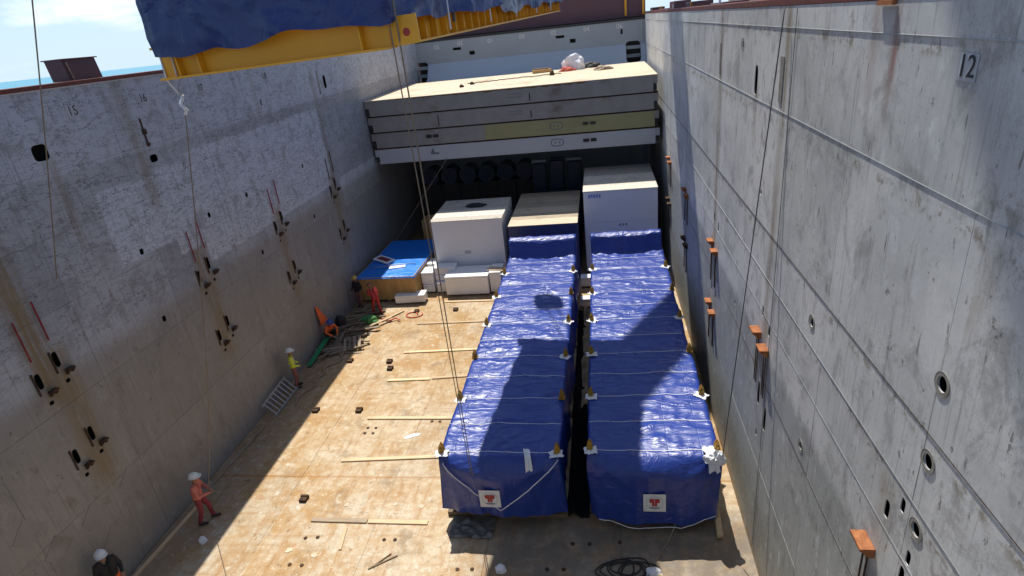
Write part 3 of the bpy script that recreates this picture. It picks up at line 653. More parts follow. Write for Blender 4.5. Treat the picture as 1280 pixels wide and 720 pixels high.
# ------------------------------------------------------------------ tarps
def tarp_mesh(w, L, ztop, zbot, seed, ny_res=0.075, straps=(), raised=None, flare=0.05, zrough=0.0, foldf=1.0, bulge=0.06, crump=0.0):
    nx, ny, nz = int(w / 0.075), int(L / ny_res), max(12, int((ztop - zbot) / 0.085))
    idx = {}; V = []; F = []
    S = Vector((seed, seed * 0.7, 0))
    def top(y):
        z = ztop
        if raised:
            y0, hgt = raised; t = min(1, max(0, (y - y0) / 0.22)); t = t * t * (3 - 2 * t); z += hgt * t
        return z
    def vert(i, j, k):
        key = (i, j, k)
        if key in idx: return idx[key]
        x = -w / 2 + w * i / nx; y = L * j / ny; u = k / nz
        zt = top(y)
        if raised and y > raised[0] - 1.0:          # cloth hangs slack into the raised end
            sl = max(0, 1 - (x / (w / 2)) ** 2); tt = math.exp(-((y - raised[0]) / 0.55) ** 2); zt -= 0.16 * sl * tt * (1 if y < raised[0] + 0.3 else 0.4)
            tw = min(1, max(0, (y - raised[0] + 0.9) / 1.15)); wn_ = math.sin(math.pi * min(1, max(0, tw))) 
            qf = tw + 0.95 * (1 - abs(x) / (w / 2)); zt += 0.045 * wn_ * math.sin(qf * 15 + seed) * (0.4 + 0.6 * abs(x) / (w / 2))
            zt += 0.0 * math.sin(abs(x) * 2.2 + (y - raised[0]) * 9) * tt
        z = zbot + (zt - zbot) * u
        p = Vector((x, y, z))
        dv = noise.noise_vector(p * 0.7 + S) * 0.035 + noise.noise_vector(Vector((p.x * 1.2, p.y * 2.4, p.z * 1.5)) + S) * 0.020 + noise.noise_vector(p * 5.0 + S) * 0.005
        # ridged crinkles
        rd = 1 - abs(noise.noise(Vector((x * 0.8, y * 2.4, z)) + S)) * 2.0
        if k == nz:
            dv.z += 0.030 * max(0, rd) ** 5
            rd2 = 1 - abs(noise.noise(Vector((x * 1.5 + y, y * 1.3 - x * 0.7, 2.0)) + S)) * 2.2
            dv.z += 0.030 * max(0, rd2) ** 6
            for ys in straps:
                dv.z -= 0.022 * math.exp(-((y - ys) / 0.16) ** 2)
        if k < nz:
            a = (1 - u)
            sx = 0; sy = 0
            if i == 0: sx = -1
            if i == nx: sx = 1
            if j == 0: sy = -1
            if j == ny: sy = 1
            hcoord = y if sx else x
            fold = noise.noise(Vector((hcoord * 2.6 * foldf, seed, u * 0.8))) + 0.6 * noise.noise(Vector((hcoord * 6.0 * foldf + u, seed + 4, u * 0.6)))
            amt = flare * (0.25 + a) * fold + 0.03 * a
            dv.x += sx * amt; dv.y += sy * amt
            if sy < 0:      # pulls radiating from the upper corners
                for cx_ in (-w / 2, w / 2):
                    dx_, dz_ = x - cx_, ztop - z
                    r_ = math.hypot(dx_, dz_); th = math.atan2(dz_, abs(dx_) + 1e-4)
                    dv.y += -0.035 * math.sin(th * 13 + seed) * math.exp(-r_ / 1.1) * min(1, r_ * 3)
                q_ = min(1.0, (1 - u) / (0.25 + 0.06 * math.sin(x * 2.1 + seed))); q_ = q_ * (1.35 - 0.35 * q_ * q_); dv.y -= bulge * q_ * (1 - 0.75 * abs(2 * x / w) ** 3)
            if k == 0: dv.z += 0.10 * noise.noise(Vector((hcoord * 0.9, seed, 0))) + zrough * noise.noise(Vector((hcoord * 1.4, seed + 2, 0)))
            if u > 0.9: pass
        if crump:
            r1 = 1 - 2.2 * abs(noise.noise(Vector((x * 1.1, y * 0.55 + z * 0.5, z * 0.9 - y * 0.25)) + S)); r2 = 1 - 2.2 * abs(noise.noise(Vector((x * 1.4, y * 0.7 - z * 0.8, z * 1.1 + y * 0.3)) + S * 2))
            cc = crump * (max(0, r1) ** 3 + 0.7 * max(0, r2) ** 3 + 0.8 * noise.noise(p * 0.9 + S))
            dv.x += cc * (1 if i == nx else -0.25 if i == 0 else 0); dv.y += cc * (-0.3 if j == 0 else 1 if j == ny else 0)
        # soften box corners
        if k == nz and (i in (0, nx) or j in (0, ny)): dv.z -= 0.03
        V.append(tuple(p + dv)); idx[key] = len(V) - 1
        return idx[key]
    for i in range(nx):
        for j in range(ny): F.append((vert(i, j, nz), vert(i + 1, j, nz), vert(i + 1, j + 1, nz), vert(i, j + 1, nz)))
    for j in range(ny):
        for k in range(nz):
            F.append((vert(0, j, k), vert(0, j, k + 1), vert(0, j + 1, k + 1), vert(0, j + 1, k)))
            F.append((vert(nx, j, k), vert(nx, j + 1, k), vert(nx, j + 1, k + 1), vert(nx, j, k + 1)))
    for i in range(nx):
        for k in range(nz):
            F.append((vert(i, 0, k), vert(i + 1, 0, k), vert(i + 1, 0, k + 1), vert(i, 0, k + 1)))
            F.append((vert(i, ny, k), vert(i, ny, k + 1), vert(i + 1, ny, k + 1), vert(i + 1, ny, k)))
    return V, F

lug_me = None
def lug_mesh():
    b = MB(); b.box(-0.10, 0.10, -0.09, 0.09, 0, 0.05, 0.01)
    for q in (-0.05, 0.05):
        b.prism([(-0.085, 0), (0.085, 0), (0.06, 0.17), (0.0, 0.27), (-0.06, 0.17)], (0, q - 0.014, 0.05), (1, 0, 0), (0, 0, 1), (0, 0.028, 0))
    b.tube([(0, -0.11, 0.16), (0, 0.11, 0.16)], 0.03, 8); b.box(-0.04, 0.04, -0.1, -0.07, 0.05, 0.11)
    o = b.build('lifting_lug', M['gold']); me = o.data; bpy.data.objects.remove(o); return me
lug_me = lug_mesh()
def rag_mesh(seed, sx, sy, drop):
    V = []; F = []; n = 10
    for i in range(n + 1):
        for j in range(n + 1):
            x = (i / n - 0.5) * sx; y = (j / n - 0.5) * sy
            z = 0.03 + 0.05 * noise.noise((i * 0.45 + seed, j * 0.45, 0)) - drop * max(0, -y / sy) ** 1.3 * (1 + 0.3 * noise.noise((i * 0.6, seed, 0)))
            V.append((x * (1 + 0.25 * noise.noise((j * 0.4, seed, 1))), y * (1 - 0.5 * (drop > 0) * max(0, -y / sy)), z))
    for i in range(n):
        for j in range(n): a = i * (n + 1) + j; F.append((a, a + n + 1, a + n + 2, a + 1))
    b = MB(); b.add(V, F); o = b.build('white_rag', M['cloth'], None, True); me = o.data; bpy.data.objects.remove(o); return me
pad_me = [rag_mesh(k * 3.3, 0.34, 0.30, 0.04) for k in range(3)]

def logo(parent, x, y, z, s):
    V = []; F = []; n = 8
    for i in range(n + 1):
        for j in range(n + 1):
            V.append((x + (i / n - 0.5) * s, y - 0.012 + 0.006 * noise.noise((i * 0.5, j * 0.5, x)), z + (j / n - 0.5) * s * 1.02))
    for i in range(n):
        for j in range(n): a = i * (n + 1) + j; F.append((a, a + n + 1, a + n + 2, a + 1))
    sh = MB().add(V, F).build('sign_sheet', M['cloth'], parent, True)
    yy_ = y - 0.024
    rg = MB().ring((x, yy_ + 0.002, z + 0.01), (1, 0, 0), (0, 0, 1), (0, -1, 0), s * 0.36, s * 0.375, 0.002, 32); rg.build('sign_ring', M['pont_b'], parent)
    for q in (-1, 1):
        MB().prism([(q * 0.012, 0.22), (q * 0.20, 0.22), (q * 0.23, 0.17), (q * 0.23, 0.02), (q * 0.21, 0.0), (q * 0.115, 0.0), (q * 0.115, -0.19), (q * 0.09, -0.21), (q * 0.012, -0.21)],
                   (x, yy_, z + 0.03 * s), (s, 0, 0), (0, 0, s), (0, -0.003, 0)).build('emblem', M['redmark'], parent)
    MB().box(x - 0.22 * s, x + 0.22 * s, yy_ - 0.002, yy_ + 0.001, z - 0.30 * s, z - 0.255 * s).build('emblem_caption', M['markg'], parent)

def cargo(label, xc, w, y0, L, seed, sign, zbot=0.52, bulge=0.34):
    t = thing('covered_cargo', label, 'cargo', (xc, y0, 0), group='long tarped cargo units')
    top = 2.28
    lugy = [0.12 + 2.43 * k for k in range(6)]
    straps = sorted(lugy + [q + 1.2 for q in lugy])
    V, F = tarp_mesh(w, L, top, zbot, seed, straps=straps, raised=(14.45, 0.76), flare=0.09, bulge=bulge)
    me = bpy.data.meshes.new('tarp'); me.from_pydata(V, [], F); me.materials.append(M['tarp']); me.polygons.foreach_set('use_smooth', [True] * len(F)); me.update()
    tp = bpy.data.objects.new('tarp', me); COL.objects.link(tp); tp.parent = t
    bvh = BVHTree.FromPolygons([Vector(v) for v in V], F)
    def zt(x, y):
        h = bvh.ray_cast(Vector((x, y, 6)), Vector((0, 0, -1))); return h[0].z if h[0] else top
    def yf(x, z):
        h = bvh.ray_cast(Vector((x, -3, z)), Vector((0, 1, 0))); return h[0].y if h[0] else 0
    # inner body and skids
    MB().box(-w / 2 + 0.12, w / 2 - 0.12, 0.12, L - 0.12, 0.30, top - 0.15).build('cargo_body', M['navy'], t, world=False)
    for k in range(8):
        y = 0.25 + k * (L - 0.6) / 7
        MB().box(-w / 2 + 0.08, w / 2 - 0.08, y, y + 0.22, 0.16, 0.30, 0.008).build('cradle_beam', M['rust_dark'], t, world=False)
    for k, y in enumerate(straps):
        if y > 14.0: continue
        pts = [(x_, y + 0.02 * math.sin(x_ * 1.3 + seed), zt(x_, y) + 0.012) for x_ in np.linspace(-w / 2 + 0.02, w / 2 - 0.02, 26)]
        s = MB()
        for a, b in zip(pts[:-1], pts[1:]):
            s.add([(a[0], a[1] - 0.010, a[2]), (a[0], a[1] + 0.010, a[2]), (b[0], b[1] + 0.010, b[2]), (b[0], b[1] - 0.010, b[2])], [(0, 1, 2, 3)])
        s.build('strap', M['strap'], t, world=False)
    for y in lugy:
        for sx in (-1, 1):
            x_ = sx * (w / 2 - 0.06)
            z_ = zt(x_ - sx * 0.05, y)
            lg = share('lifting_lug', lug_me, t, Matrix.Translation((x_, y, z_ - 0.01)))
            if rng.random() < 0.75:
                share('pad_cloth', rng.choice(pad_me), lg, Matrix.Translation((-sx * 0.02, -0.1, 0.03)) @ Matrix.Rotation(rng.uniform(-0.7, 0.7), 4, 'Z'))
    logo(t, sign[0], y0 + min(yf(sign[0] - xc + a_, sign[1] + b_) for a_ in np.linspace(-0.28, 0.28, 7) for b_ in np.linspace(-0.29, 0.29, 7)) - 0.010, sign[1], 0.56)
    return t, bvh, zt, yf

tL = cargo('blue tarped cargo with a rope slung across its front sign', -3.0, 3.22, 12.15, 15.1, 1.7, (-3.27, 1.18))
tR = cargo('blue tarped cargo beside the sunlit wall, sign clear of ropes', 0.98, 3.28, 12.25, 15.1, 6.4, (0.98, 1.08), 0.36, 0.44)
def on_front(tt, xw, z, off=0.02): return (xw, tt[0].location.y + tt[3](xw - tt[0].location.x, z) - off, z)
# rope slung over the front of the left unit
pts = []
for k in range(25):
    u = k / 24; x = -4.62 + (3.2) * u
    z = 2.18 - 1.38 * (1 - abs(2 * u - 1) ** 1.15) + 0.0
    pts.append(on_front(tL, x, max(0.5, z), 0.035))
MB().tube(pts, 0.016, 6).build('front_rope', M['strap'], tL[0], True)
for tt, (x, y) in ((tL, (-2.2, 12.02)), (tR, (2.40, 12.10))):
    big = x > 0
    o = share('white_rag', rag_mesh(x * 2, 0.30 if big else 0.16, 0.60 if big else 0.5, 0.95 if big else 0.85), tt[0],
              Matrix.Translation((x - tt[0].location.x, y - tt[0].location.y + 0.02, 2.33)) @ Matrix.Rotation(0.2, 4, 'Z'))
for (x, y, z, sx_, sz_) in ((2.52, 12.12, 2.12, 0.17, 0.26), (2.36, 12.05, 2.22, 0.13, 0.16)):
    o = lump('rag_knot', (x, y, z), sx_, 0.13, sz_, M['cloth'], x * 3, 'x', 'x', None, 3, 0.6)
    for kk in ('label', 'category'): del o[kk]
    o.parent = tR[0]; o.location = Vector((x, y, z)) - tR[0].location
# end of right unit: white rope along tarp hem
pts = [on_front(tR, -0.45 + 3.0 * k / 20, 0.45 - 0.0 * k, 0.03) for k in range(21)]
pts = [(p[0], p[1], 0.44 - 0.24 * math.sin(math.pi * k / 20) ) for k, p in enumerate(pts)]
MB().tube(pts, 0.012, 6).build('hem_rope', M['strap'], tR[0], True)
q = thing('black_sheeting', 'black rubber sheeting filling the slot between the two tarped cargos', 'sheeting', (-1.0, 18, 0))
V = []; F = []; n, m_ = 90, 8
for i in range(n + 1):
    for j in range(m_ + 1):
        V.append((-1.33 + 0.62 * j / m_, 12.25 + 12.6 * i / n, 0.02 + 0.45 * abs(noise.noise((i * 0.13, j * 0.2, 3))) + 0.1 * abs(noise.noise((i * 0.6, j * 0.5, 8)))))
for i in range(n):
    for j in range(m_): a = i * (m_ + 1) + j; F.append((a, a + m_ + 1, a + m_ + 2, a + 1))
MB().add(V, F).build('sheet', simple('matt_rubber', (0.010, 0.010, 0.011), 0.95, 0.3, 4, spec=0.1, dirt_amt=0.1), q, True)
# dunnage below the units
for k, (x0, x1, y) in enumerate([(-4.7, -1.3, 12.25), (-0.7, 2.7, 12.45), (-4.7, -1.3, 16.8), (-0.7, 2.7, 16.8), (-4.7, -1.3, 21.5), (-0.7, 2.7, 21.5), (-4.7, -1.3, 26.4), (-0.7, 2.7, 26.4)]):
    who = 'rope-slung' if k % 2 == 0 else 'wall-side'
    q = thing('bearer_timber', 'dark bearer timber lying under the %s blue tarped cargo' % who, 'timber', ((x0 + x1) / 2, y, 0), group='bearers under the tarped cargo')
    MB().box(x0, x1, y, y + 0.2, 0.004, 0.155, 0.008).build('timber_body', M['timber'], q)
q = thing('wedge_timber', 'pale timber wedge poking out from under the wall-side tarped cargo', 'timber', (2.62, 11.9, 0))
MB().bar((2.64, 12.5, 0.25), (2.60, 11.65, 0.10), 0.15, 0.12, ch=0.008).build('wedge', M['plank'], q)
q = thing('plastic_sheet', 'torn clear plastic sheet lying under the front of the rope-slung cargo', 'plastic sheet', (-4.0, 11.8, 0))
b = MB()
V = []; F = []; n = 18
for i in range(n + 1):
    for j in range(n + 1):
        V.append((-4.5 + 1.2 * i / n, 11.45 + 0.75 * j / n, 0.03 + 0.16 * max(0, noise.noise((i * 0.4, j * 0.4, 2))) + 0.05 * abs(noise.noise((i * .9, j * .9, 4)))))
for i in range(n):
    for j in range(n): a = i * (n + 1) + j; F.append((a, a + n + 1, a + n + 2, a + 1))
b.add(V, F).build('sheet', simple('dull_plastic', (0.16, 0.15, 0.14), 0.25, 0.4, 6), q, True)

# ------------------------------------------------------------------ crates
def crate(name, label, cat, x0, x1, y0, y1, h, side, top, nlid=5, split=None, group=None, skid=True, rotz=0.0):
    cx, cy = (x0 + x1) / 2, (y0 + y1) / 2
    t = thing(name, label, cat, (cx, cy, 0), (0, 0, rotz), group)
    a, b_, hw, hd = 0, 0, (x1 - x0) / 2, (y1 - y0) / 2
    zb = 0.14 if skid else 0.004
    if skid:
        for k in range(3): MB().box(-hw + 0.1 + k * (2 * hw - 0.4) / 2, -hw + 0.3 + k * (2 * hw - 0.4) / 2, -hd + 0.05, hd - 0.05, 0.004, zb).build('skid', M['timber'], t, world=False)
    cuts = [zb] + ([split] if split else []) + [h - 0.03]
    for z0, z1 in zip(cuts[:-1], cuts[1:]):
        MB().box(-hw, hw, -hd, -hd + 0.03, z0 + 0.004, z1 - 0.004, 0.004).build('front_panel', side, t, world=False)
        MB().box(-hw, hw, hd - 0.03, hd, z0 + 0.004, z1 - 0.004).build('back_panel', side, t, world=False)
        for sx in (-1, 1): MB().box(min(sx * hw, sx * (hw - 0.03)), max(sx * hw, sx * (hw - 0.03)), -hd + 0.031, hd - 0.031, z0 + 0.004, z1 - 0.004, 0.004).build('side_panel', side, t, world=False)
    MB().box(-hw + 0.031, hw - 0.031, -hd + 0.031, hd - 0.031, zb, h - 0.04).build('core', M['backing'], t, world=False)
    ws = 2 * hd / nlid
    for k in range(nlid):
        MB().box(-hw - 0.015, hw + 0.015, -hd - 0.015 + k * (ws + 0.03 / nlid) + 0.003, -hd - 0.015 + (k + 1) * (ws + 0.03 / nlid) - 0.003, h - 0.028, h + rng.uniform(-0.003, 0.004), 0.004).build('lid_board', top, t, world=False)
    return t
c1 = crate('crate', 'tall white crate behind the pile of small white boxes', 'crate', -9.0, -5.2, 28.7, 32.6, 3.6, M['white'], M['crtop'], 6)
lump('dark_coil', (-7.0, 31.2, 3.605), 0.55, 0.35, 0.10, M['black'], 4.4, 'small black coil lying on top of the white crate behind the boxes', 'coil', None, 3)
MB().box(-7.35, -7.0, 28.688, 28.70, 1.75, 1.92).build('stencil_mark', M['pont_b'], c1)
c2 = crate('crate', 'navy sided crate with a tan boarded top between two white crates', 'crate', -4.85, -1.34, 28.45, 34.6, 3.2, M['navy'], M['ply'] if False else wood('tan_boards', (0.56, 0.47, 0.35), (0.46, 0.37, 0.26), (0.8, 8, 1)), 6)
c3 = crate('crate', 'tallest white crate with a blue stencil beside the sunlit wall', 'crate', -1.0, 2.68, 29.4, 34.6, 4.5, M['white'], M['crtop'], 5, 2.85)
for k in range(5): MB().box(-0.75 + k * 0.13, -0.66 + k * 0.13, 29.388, 29.40, 4.14 + 0.02 * (k % 2), 4.32).build('stencil_mark', simple('faded_blue_ink', (0.20, 0.30, 0.62), 0.7, 0.2, 20), c3)
for k in range(3): MB().box(0.75 + k * 0.16, 0.83 + k * 0.16, 29.388, 29.40, 2.6, 2.72).build('stencil_mark', M['pont_a'], c3)
c4 = crate('low_crate', 'low plywood crate with a bright blue cover against the shaded wall', 'crate', -12.72, -9.6, 26.75, 32.3, 1.42, M['ply'], M['ply'], 5, rotz=R(-1.5))
V = []; F = []; nx_, ny_ = 40, 70
for i in range(nx_ + 1):
    for j in range(ny_ + 1):
        x = -1.60 + 3.20 * i / nx_; y = -2.83 + 5.66 * j / ny_
        ov = max(0, abs(x) - 1.56) + max(0, abs(y) - 2.79)
        V.append((x, y, 1.432 + 0.018 * abs(noise.noise((x * 1.3, y * 1.3, 7))) + 0.01 * abs(noise.noise((x * 5, y * 5, 3))) - ov * 2.2))
for i in range(nx_):
    for j in range(ny_): a = i * (ny_ + 1) + j; F.append((a, a + ny_ + 1, a + ny_ + 2, a + 1))
MB().add(V, F).build('blue_cover', M['bluetop'], c4, True, world=False)
q = thing('framed_picture', 'small white framed picture lying on the blue crate cover', 'picture', (-12.0, 29.0, 1.47), (0, R(6), R(-28)))
MB().box(-0.55, 0.55, -0.32, 0.32, 0.03, 0.09, 0.01).build('panel_frame', M['foam'], q, world=False)
MB().box(-0.40, 0.40, -0.18, 0.18, 0.09, 0.10).build('panel_face', M['darkred'], q, world=False)
q = thing('paper_sheet', 'white paper sheet on the sunlit corner of the blue cover', 'paper', (-10.9, 28.0, 1.47), (0, 0, 0.2))
MB().box(-0.45, 0.4, -0.18, 0.15, 0.0, 0.012).build('sheet', M['foam'], q, world=False)
tag(MB().tube([(-12.6, 27.9, 1.52), (-11.8, 28.0, 1.50), (-11.0, 28.25, 1.51), (-10.0, 28.3, 1.50)], 0.022, 6).build('thin_pole', M['alu'], None, True), 'thin pale pole lying across the blue crate cover', 'pole')

def foam_box(x0, x1, y0, y1, z0, h, lab, rot=0.0):
    cx, cy = (x0 + x1) / 2, (y0 + y1) / 2
    t = thing('white_box', lab, 'box', (cx, cy, z0), (0, 0, rot), 'small white boxes before the crate')
    hw, hd = (x1 - x0) / 2, (y1 - y0) / 2; zb = 0.0
    if z0 < 0.05:
        zb = 0.10
        for q in (-0.6, 0.6): MB().box(-hw * 0.9, hw * 0.9, q * hd - 0.06, q * hd + 0.06, 0.004, zb).build('skid', M['timber'], t, world=False)
    bm = MB().box(-hw, hw, -hd, hd, zb + 0.002, h - 0.09, 0.03).build('box_body', M['foam'], t, world=False)
    MB().box(-hw - 0.012, hw + 0.012, -hd - 0.012, hd + 0.012, h - 0.088, h, 0.028).build('box_lid', M['foam'], t, world=False)
    for q in (-0.55, 0.55): MB().box(q * hw - 0.015, q * hw + 0.015, -hd - 0.016, -hd + 0.0, zb + 0.03, h - 0.1).build('box_strap', M['foam'], t, world=False)
foam_box(-10.75, -9.2, 26.35, 27.0, 0, 0.50, 'single low white box standing alone in front of the plywood crate', R(3))
foam_box(-9.55, -8.95, 27.6, 28.4, 0, 0.52, 'white box beside the plywood crate with another box stacked on it')
foam_box(-9.6, -8.95, 27.65, 28.5, 0.525, 0.66, 'white box on top of its twin, beside the plywood crate', R(-2))
foam_box(-8.85, -8.3, 27.55, 28.25, 0, 0.62, 'narrow white box beside the largest white box, carrying two boxes')
foam_box(-8.9, -8.1, 27.8, 28.5, 0.625, 0.30, 'thin white box stacked on the narrow white box')
foam_box(-9.0, -7.8, 27.9, 28.6, 0.93, 0.40, 'white box topmost of the stack against the tall white crate')
foam_box(-9.55, -9.05, 28.75, 29.6, 0, 1.25, 'white box in the gap between plywood crate and tall crate')
foam_box(-8.2, -5.95, 27.1, 28.55, 0, 1.12, 'largest white box in front of the tall white crate')
foam_box(-5.9, -5.3, 27.3, 28.5, 0, 1.2, 'upright white box beside the blue tarp with slats on it')
for k in range(3):
    q = thing('slat', 'thin timber slat lying on the upright white box', 'timber', (-5.6, 27.7, 1.2), group='slats on the white box')
    MB().bar((-6.1 + 0.06 * k, 27.6 + 0.2 * k, 1.22), (-5.0, 27.35 + 0.22 * k, 1.235), 0.07, 0.03).build('slat_body', M['plank'], q)
foam_box(-1.28, -0.78, 27.5, 27.95, 0, 0.6, 'little white box in the slot between the two tarped cargos')
foam_box(-1.24, -0.8, 25.2, 25.6, 0, 0.5, 'lone small white carton deep between the blue tarped cargos')
# cargo deep under the panels
for k in range(6):
    x = -11.2 + k * 1.25
    q = thing('wrapped_coil', 'blue and white wrapped coil standing deep in the dark under the panels', 'coil', (x, 38.0, 0), group='coils in the dark under the panels')
    MB().tube([(x, 37.6, 3.9), (x, 38.9, 3.9)], 0.56, 20).build('coil_wrap', M['bundle'], q)
    MB().ring((x, 37.6, 3.9), (1, 0, 0), (0, 0, 1), (0, -1, 0), 0.2, 0.5, 0.03, 20).build('coil_ring', M['bundle'], q)
    MB().box(x - 0.6, x + 0.6, 37.65, 38.85, 0.004, 3.38).build('coil_stand', M['backing'], q)
for k in range(3):
    x = -3.9 + k * 1.1
    q = thing('wrapped_bale', 'blue wrapped bale in the dark behind the tan-topped crate', 'bale', (x, 37.0, 0), group='bales in the dark')
    MB().box(x - 0.45, x + 0.45, 36.5, 37.6, 0.004, 4.5 + 0.15 * (k % 2), 0.08).build('bale_wrap', M['bundle'], q)
    MB().box(x - 0.46, x + 0.46, 36.9, 37.0, 0.3, 4.66).build('bale_band', M['wall_end'], q)
crate('brown_crate', 'small brown crate in the dark gap behind the blue cover', 'crate', -10.9, -10.0, 33.2, 34.4, 2.3, M['ply'], M['ply'], 3)

# ------------------------------------------------------------------ floor dunnage
def board(name, a, b, w, h, mat, lab, group, z=0.006):
    q = thing(name, lab, 'plank', ((a[0] + b[0]) / 2, (a[1] + b[1]) / 2, 0), group=group)
    ang = math.atan2(b[1] - a[1], b[0] - a[0]); L = math.hypot(b[0] - a[0], b[1] - a[1])
    q.rotation_euler = (0, 0, ang); q.matrix_basis = Matrix.Translation(q.location) @ Matrix.Rotation(ang, 4, 'Z')
    MB().box(-L / 2, L / 2, -w / 2, w / 2, z, z + h, 0.006).build('board', mat, q, world=False)
G = 'planks laid across the floor'
row = 'thin plank laid across the floor, %s row counted from the signs'
for a, b, lab, mt in [((-8.73, 11.98), (-7.03, 11.97), 'grey plank end to end with a tan one, nearest the cargo signs', 'plank_g'), ((-7.0, 11.97), (-5.23, 11.97), 'tan plank end to end with a grey one, nearest the cargo signs', 'plank'),
                  ((-8.86, 14.53), (-4.9, 14.79), row % 'second', 'plank'), ((-8.78, 16.81), (-4.9, 16.79), row % 'third', 'plank'),
                  ((-8.84, 19.28), (-7.09, 19.35), 'shorter pair plank in the fourth row, away from the tarp', 'plank'), ((-7.03, 19.4), (-4.9, 19.6), 'pair plank in the fourth row, touching the tarp', 'plank'),
                  ((-8.84, 21.48), (-4.9, 21.65), row % 'fifth', 'plank'), ((-8.98, 24.16), (-4.9, 24.22), row % 'sixth', 'plank'), ((-8.25, 26.5), (-5.5, 26.46), 'thin plank across the floor in front of the white boxes', 'plank')]:
    board('floor_plank', a, b, 0.15, 0.035, M[mt], lab, G)
board('batten', (-7.44, 10.95), (-7.57, 11.72), 0.08, 0.03, M['plank'], 'short loose batten lying lengthwise near the grey plank', None)
board('stick', (-6.42, 10.37), (-5.76, 10.83), 0.035, 0.03, M['timber'], 'thin stick lying aslant near the stud holes', 'sticks on the floor')
board('stick', (-6.35, 10.42), (-5.95, 10.88), 0.03, 0.03, M['timber'], 'thin stick lying aslant near the stud holes', 'sticks on the floor')
board('long_plank', (-11.67, 23.29), (-10.42, 24.67), 0.14, 0.04, M['plank'], 'pale plank slanting out of the dunnage pile into the sun', None, 0.15)
board('long_plank', (-10.9, 24.5), (-10.1, 25.6), 0.12, 0.04, M['plank'], 'pale plank end poking from the pile beside the red suited worker', None, 0.02)
board('wall_batten', (-12.85, 9.6), (-12.66, 12.5), 0.10, 0.07, M['plank'], 'long pale batten along the foot of the shaded wall', None)
board('wall_batten', (-12.8, 12.9), (-12.6, 16.3), 0.08, 0.06, M['plank_g'], 'long grey batten along the wall foot behind the coral jacket', None)
# dunnage pile
for k in range(54):
    y = 21.4 + 4.6 * rng.random(); x = -12.15 + rng.uniform(-0.5, 0.75) * (1 if y < 24.5 else 0.8)
    L = rng.uniform(0.9, 2.0); ang = rng.gauss(0.45, 0.35) + (1.0 if k % 6 == 0 else 0); z = 0.03 + 0.30 * rng.random() * max(0.2, 1 - abs(y - 23.4) / 2.6)
    dx = min(L / 2, 0.85) * abs(math.cos(ang))
    x = max(x, XL + 0.08 + dx)
    q = thing('dunnage_board', 'rough dark board in the loose dunnage pile along the shaded wall', 'board', (x, y, z), (rng.uniform(-0.06, 0.06), rng.uniform(-0.10, 0.10), ang), 'dunnage boards in the pile')
    MB().box(-L / 2, L / 2, -0.06, 0.06, 0.0, 0.06, 0.006).build('board', rng.choice([M['timber'], M['timber'], M['plank_g']]), q, world=False)
q = thing('pallet', 'broken slatted pallet lying at the sunny edge of the dunnage pile', 'pallet', (-11.75, 22.1, 0.03), (0.04, -0.10, 0.35))
for k in range(7): MB().box(-0.75 + k * 0.22, -0.62 + k * 0.22, -0.55, 0.55, 0.10, 0.125, 0.004).build('slat', M['plank_g'], q, world=False)
for y in (-0.5, 0.0, 0.5): MB().box(-0.8, 0.82, y - 0.05, y + 0.05, 0.0, 0.098, 0.004).build('runner', M['timber'], q, world=False)
lump('green_net', (-11.45, 24.3, 0.10), 0.45, 0.4, 0.30, M['greennet'], 2.2, 'green net bundle on the dunnage pile', 'net', None, 3)
q = thing('green_board', 'long green plank propped beside the wall near the orange vest', 'plank', (-12.7, 21.4, 0.0))
MB().bar((-12.75, 20.4, 0.10), (-12.65, 22.3, 0.42), 0.22, 0.04, ch=0.006).build('board', M['green'], q)
q = thing('orange_cloth', 'orange cloth hung in a point on the shaded wall', 'cloth', (XL, 22.7, 0.8))
V = []; F = []; n = 14
for i in range(n + 1):
    for j in range(n + 1):
        u = i / n; v = j / n; wd = 0.08 + 0.38 * u
        V.append((XL + 0.06 + 0.08 * abs(noise.noise((v * 3, u * 2, 5))) + 0.10 * u, 22.55 + 0.25 * u + (v - 0.5) * 2 * wd * 0.75, 1.85 - 0.95 * u - 0.06 * noise.noise((v * 3, 0, 1))))
for i in range(n):
    for j in range(n): a = i * (n + 1) + j; F.append((a, a + n + 1, a + n + 2, a + 1))
MB().add(V, F).build('cloth_sheet', M['orange'], q, True)
lump('black_sack', (-12.6, 23.75, 0.25), 0.26, 0.24, 0.45, M['black'], 7.7, 'black sack on the dunnage pile below the orange cloth', 'sack', None, 3)
pts = [(-11.4 - 0.5 * noise.noise((k * 0.3, 1, 1)) - 0.03 * k, 22.6 - 0.20 * k, 0.05) for k in range(26)]
tag(MB().tube(pts, 0.03, 6).build('pale_rope', M['plank_g'], None, True), 'pale rope trailing along the floor from the dunnage pile', 'rope')
pts = [(-9.6 + 0.35 * math.cos(k * 0.5) + 0.02 * k, 25.1 + 0.30 * math.sin(k * 0.5), 0.03) for k in range(15)]
tag(MB().tube(pts, 0.03, 6).build('red_rope', M['pinkrope'], None, True), 'orange red rope looped on the floor near the lone white box', 'rope')
pts = [(-10.9 + 0.09 * k, 24.55 + 0.12 * math.sin(k), 0.10) for k in range(12)]
tag(MB().tube(pts, 0.035, 6).build('red_hose', M['pinkrope'], None, True), 'orange red hose end at the feet of the red suited worker', 'hose')
# ladder
q = thing('ladder', 'short aluminium ladder leaning low along the shaded wall', 'ladder', (-12.6, 18.0, 0))
A, B = Vector((-12.88, 16.9, 0.50)), Vector((-12.88, 18.75, 0.62)); C_, D_ = Vector((-12.45, 16.9, 0.06)), Vector((-12.45, 18.75, 0.12))
MB().bar(A, B, 0.045, 0.06).build('rail', M['alu'], q); MB().bar(C_, D_, 0.045, 0.06).build('rail', M['alu'], q)
for k in range(8):
    u = (k + 0.5) / 8; MB().tube([A.lerp(B, u), C_.lerp(D_, u)], 0.022, 8).build('rung', M['alu'], q)
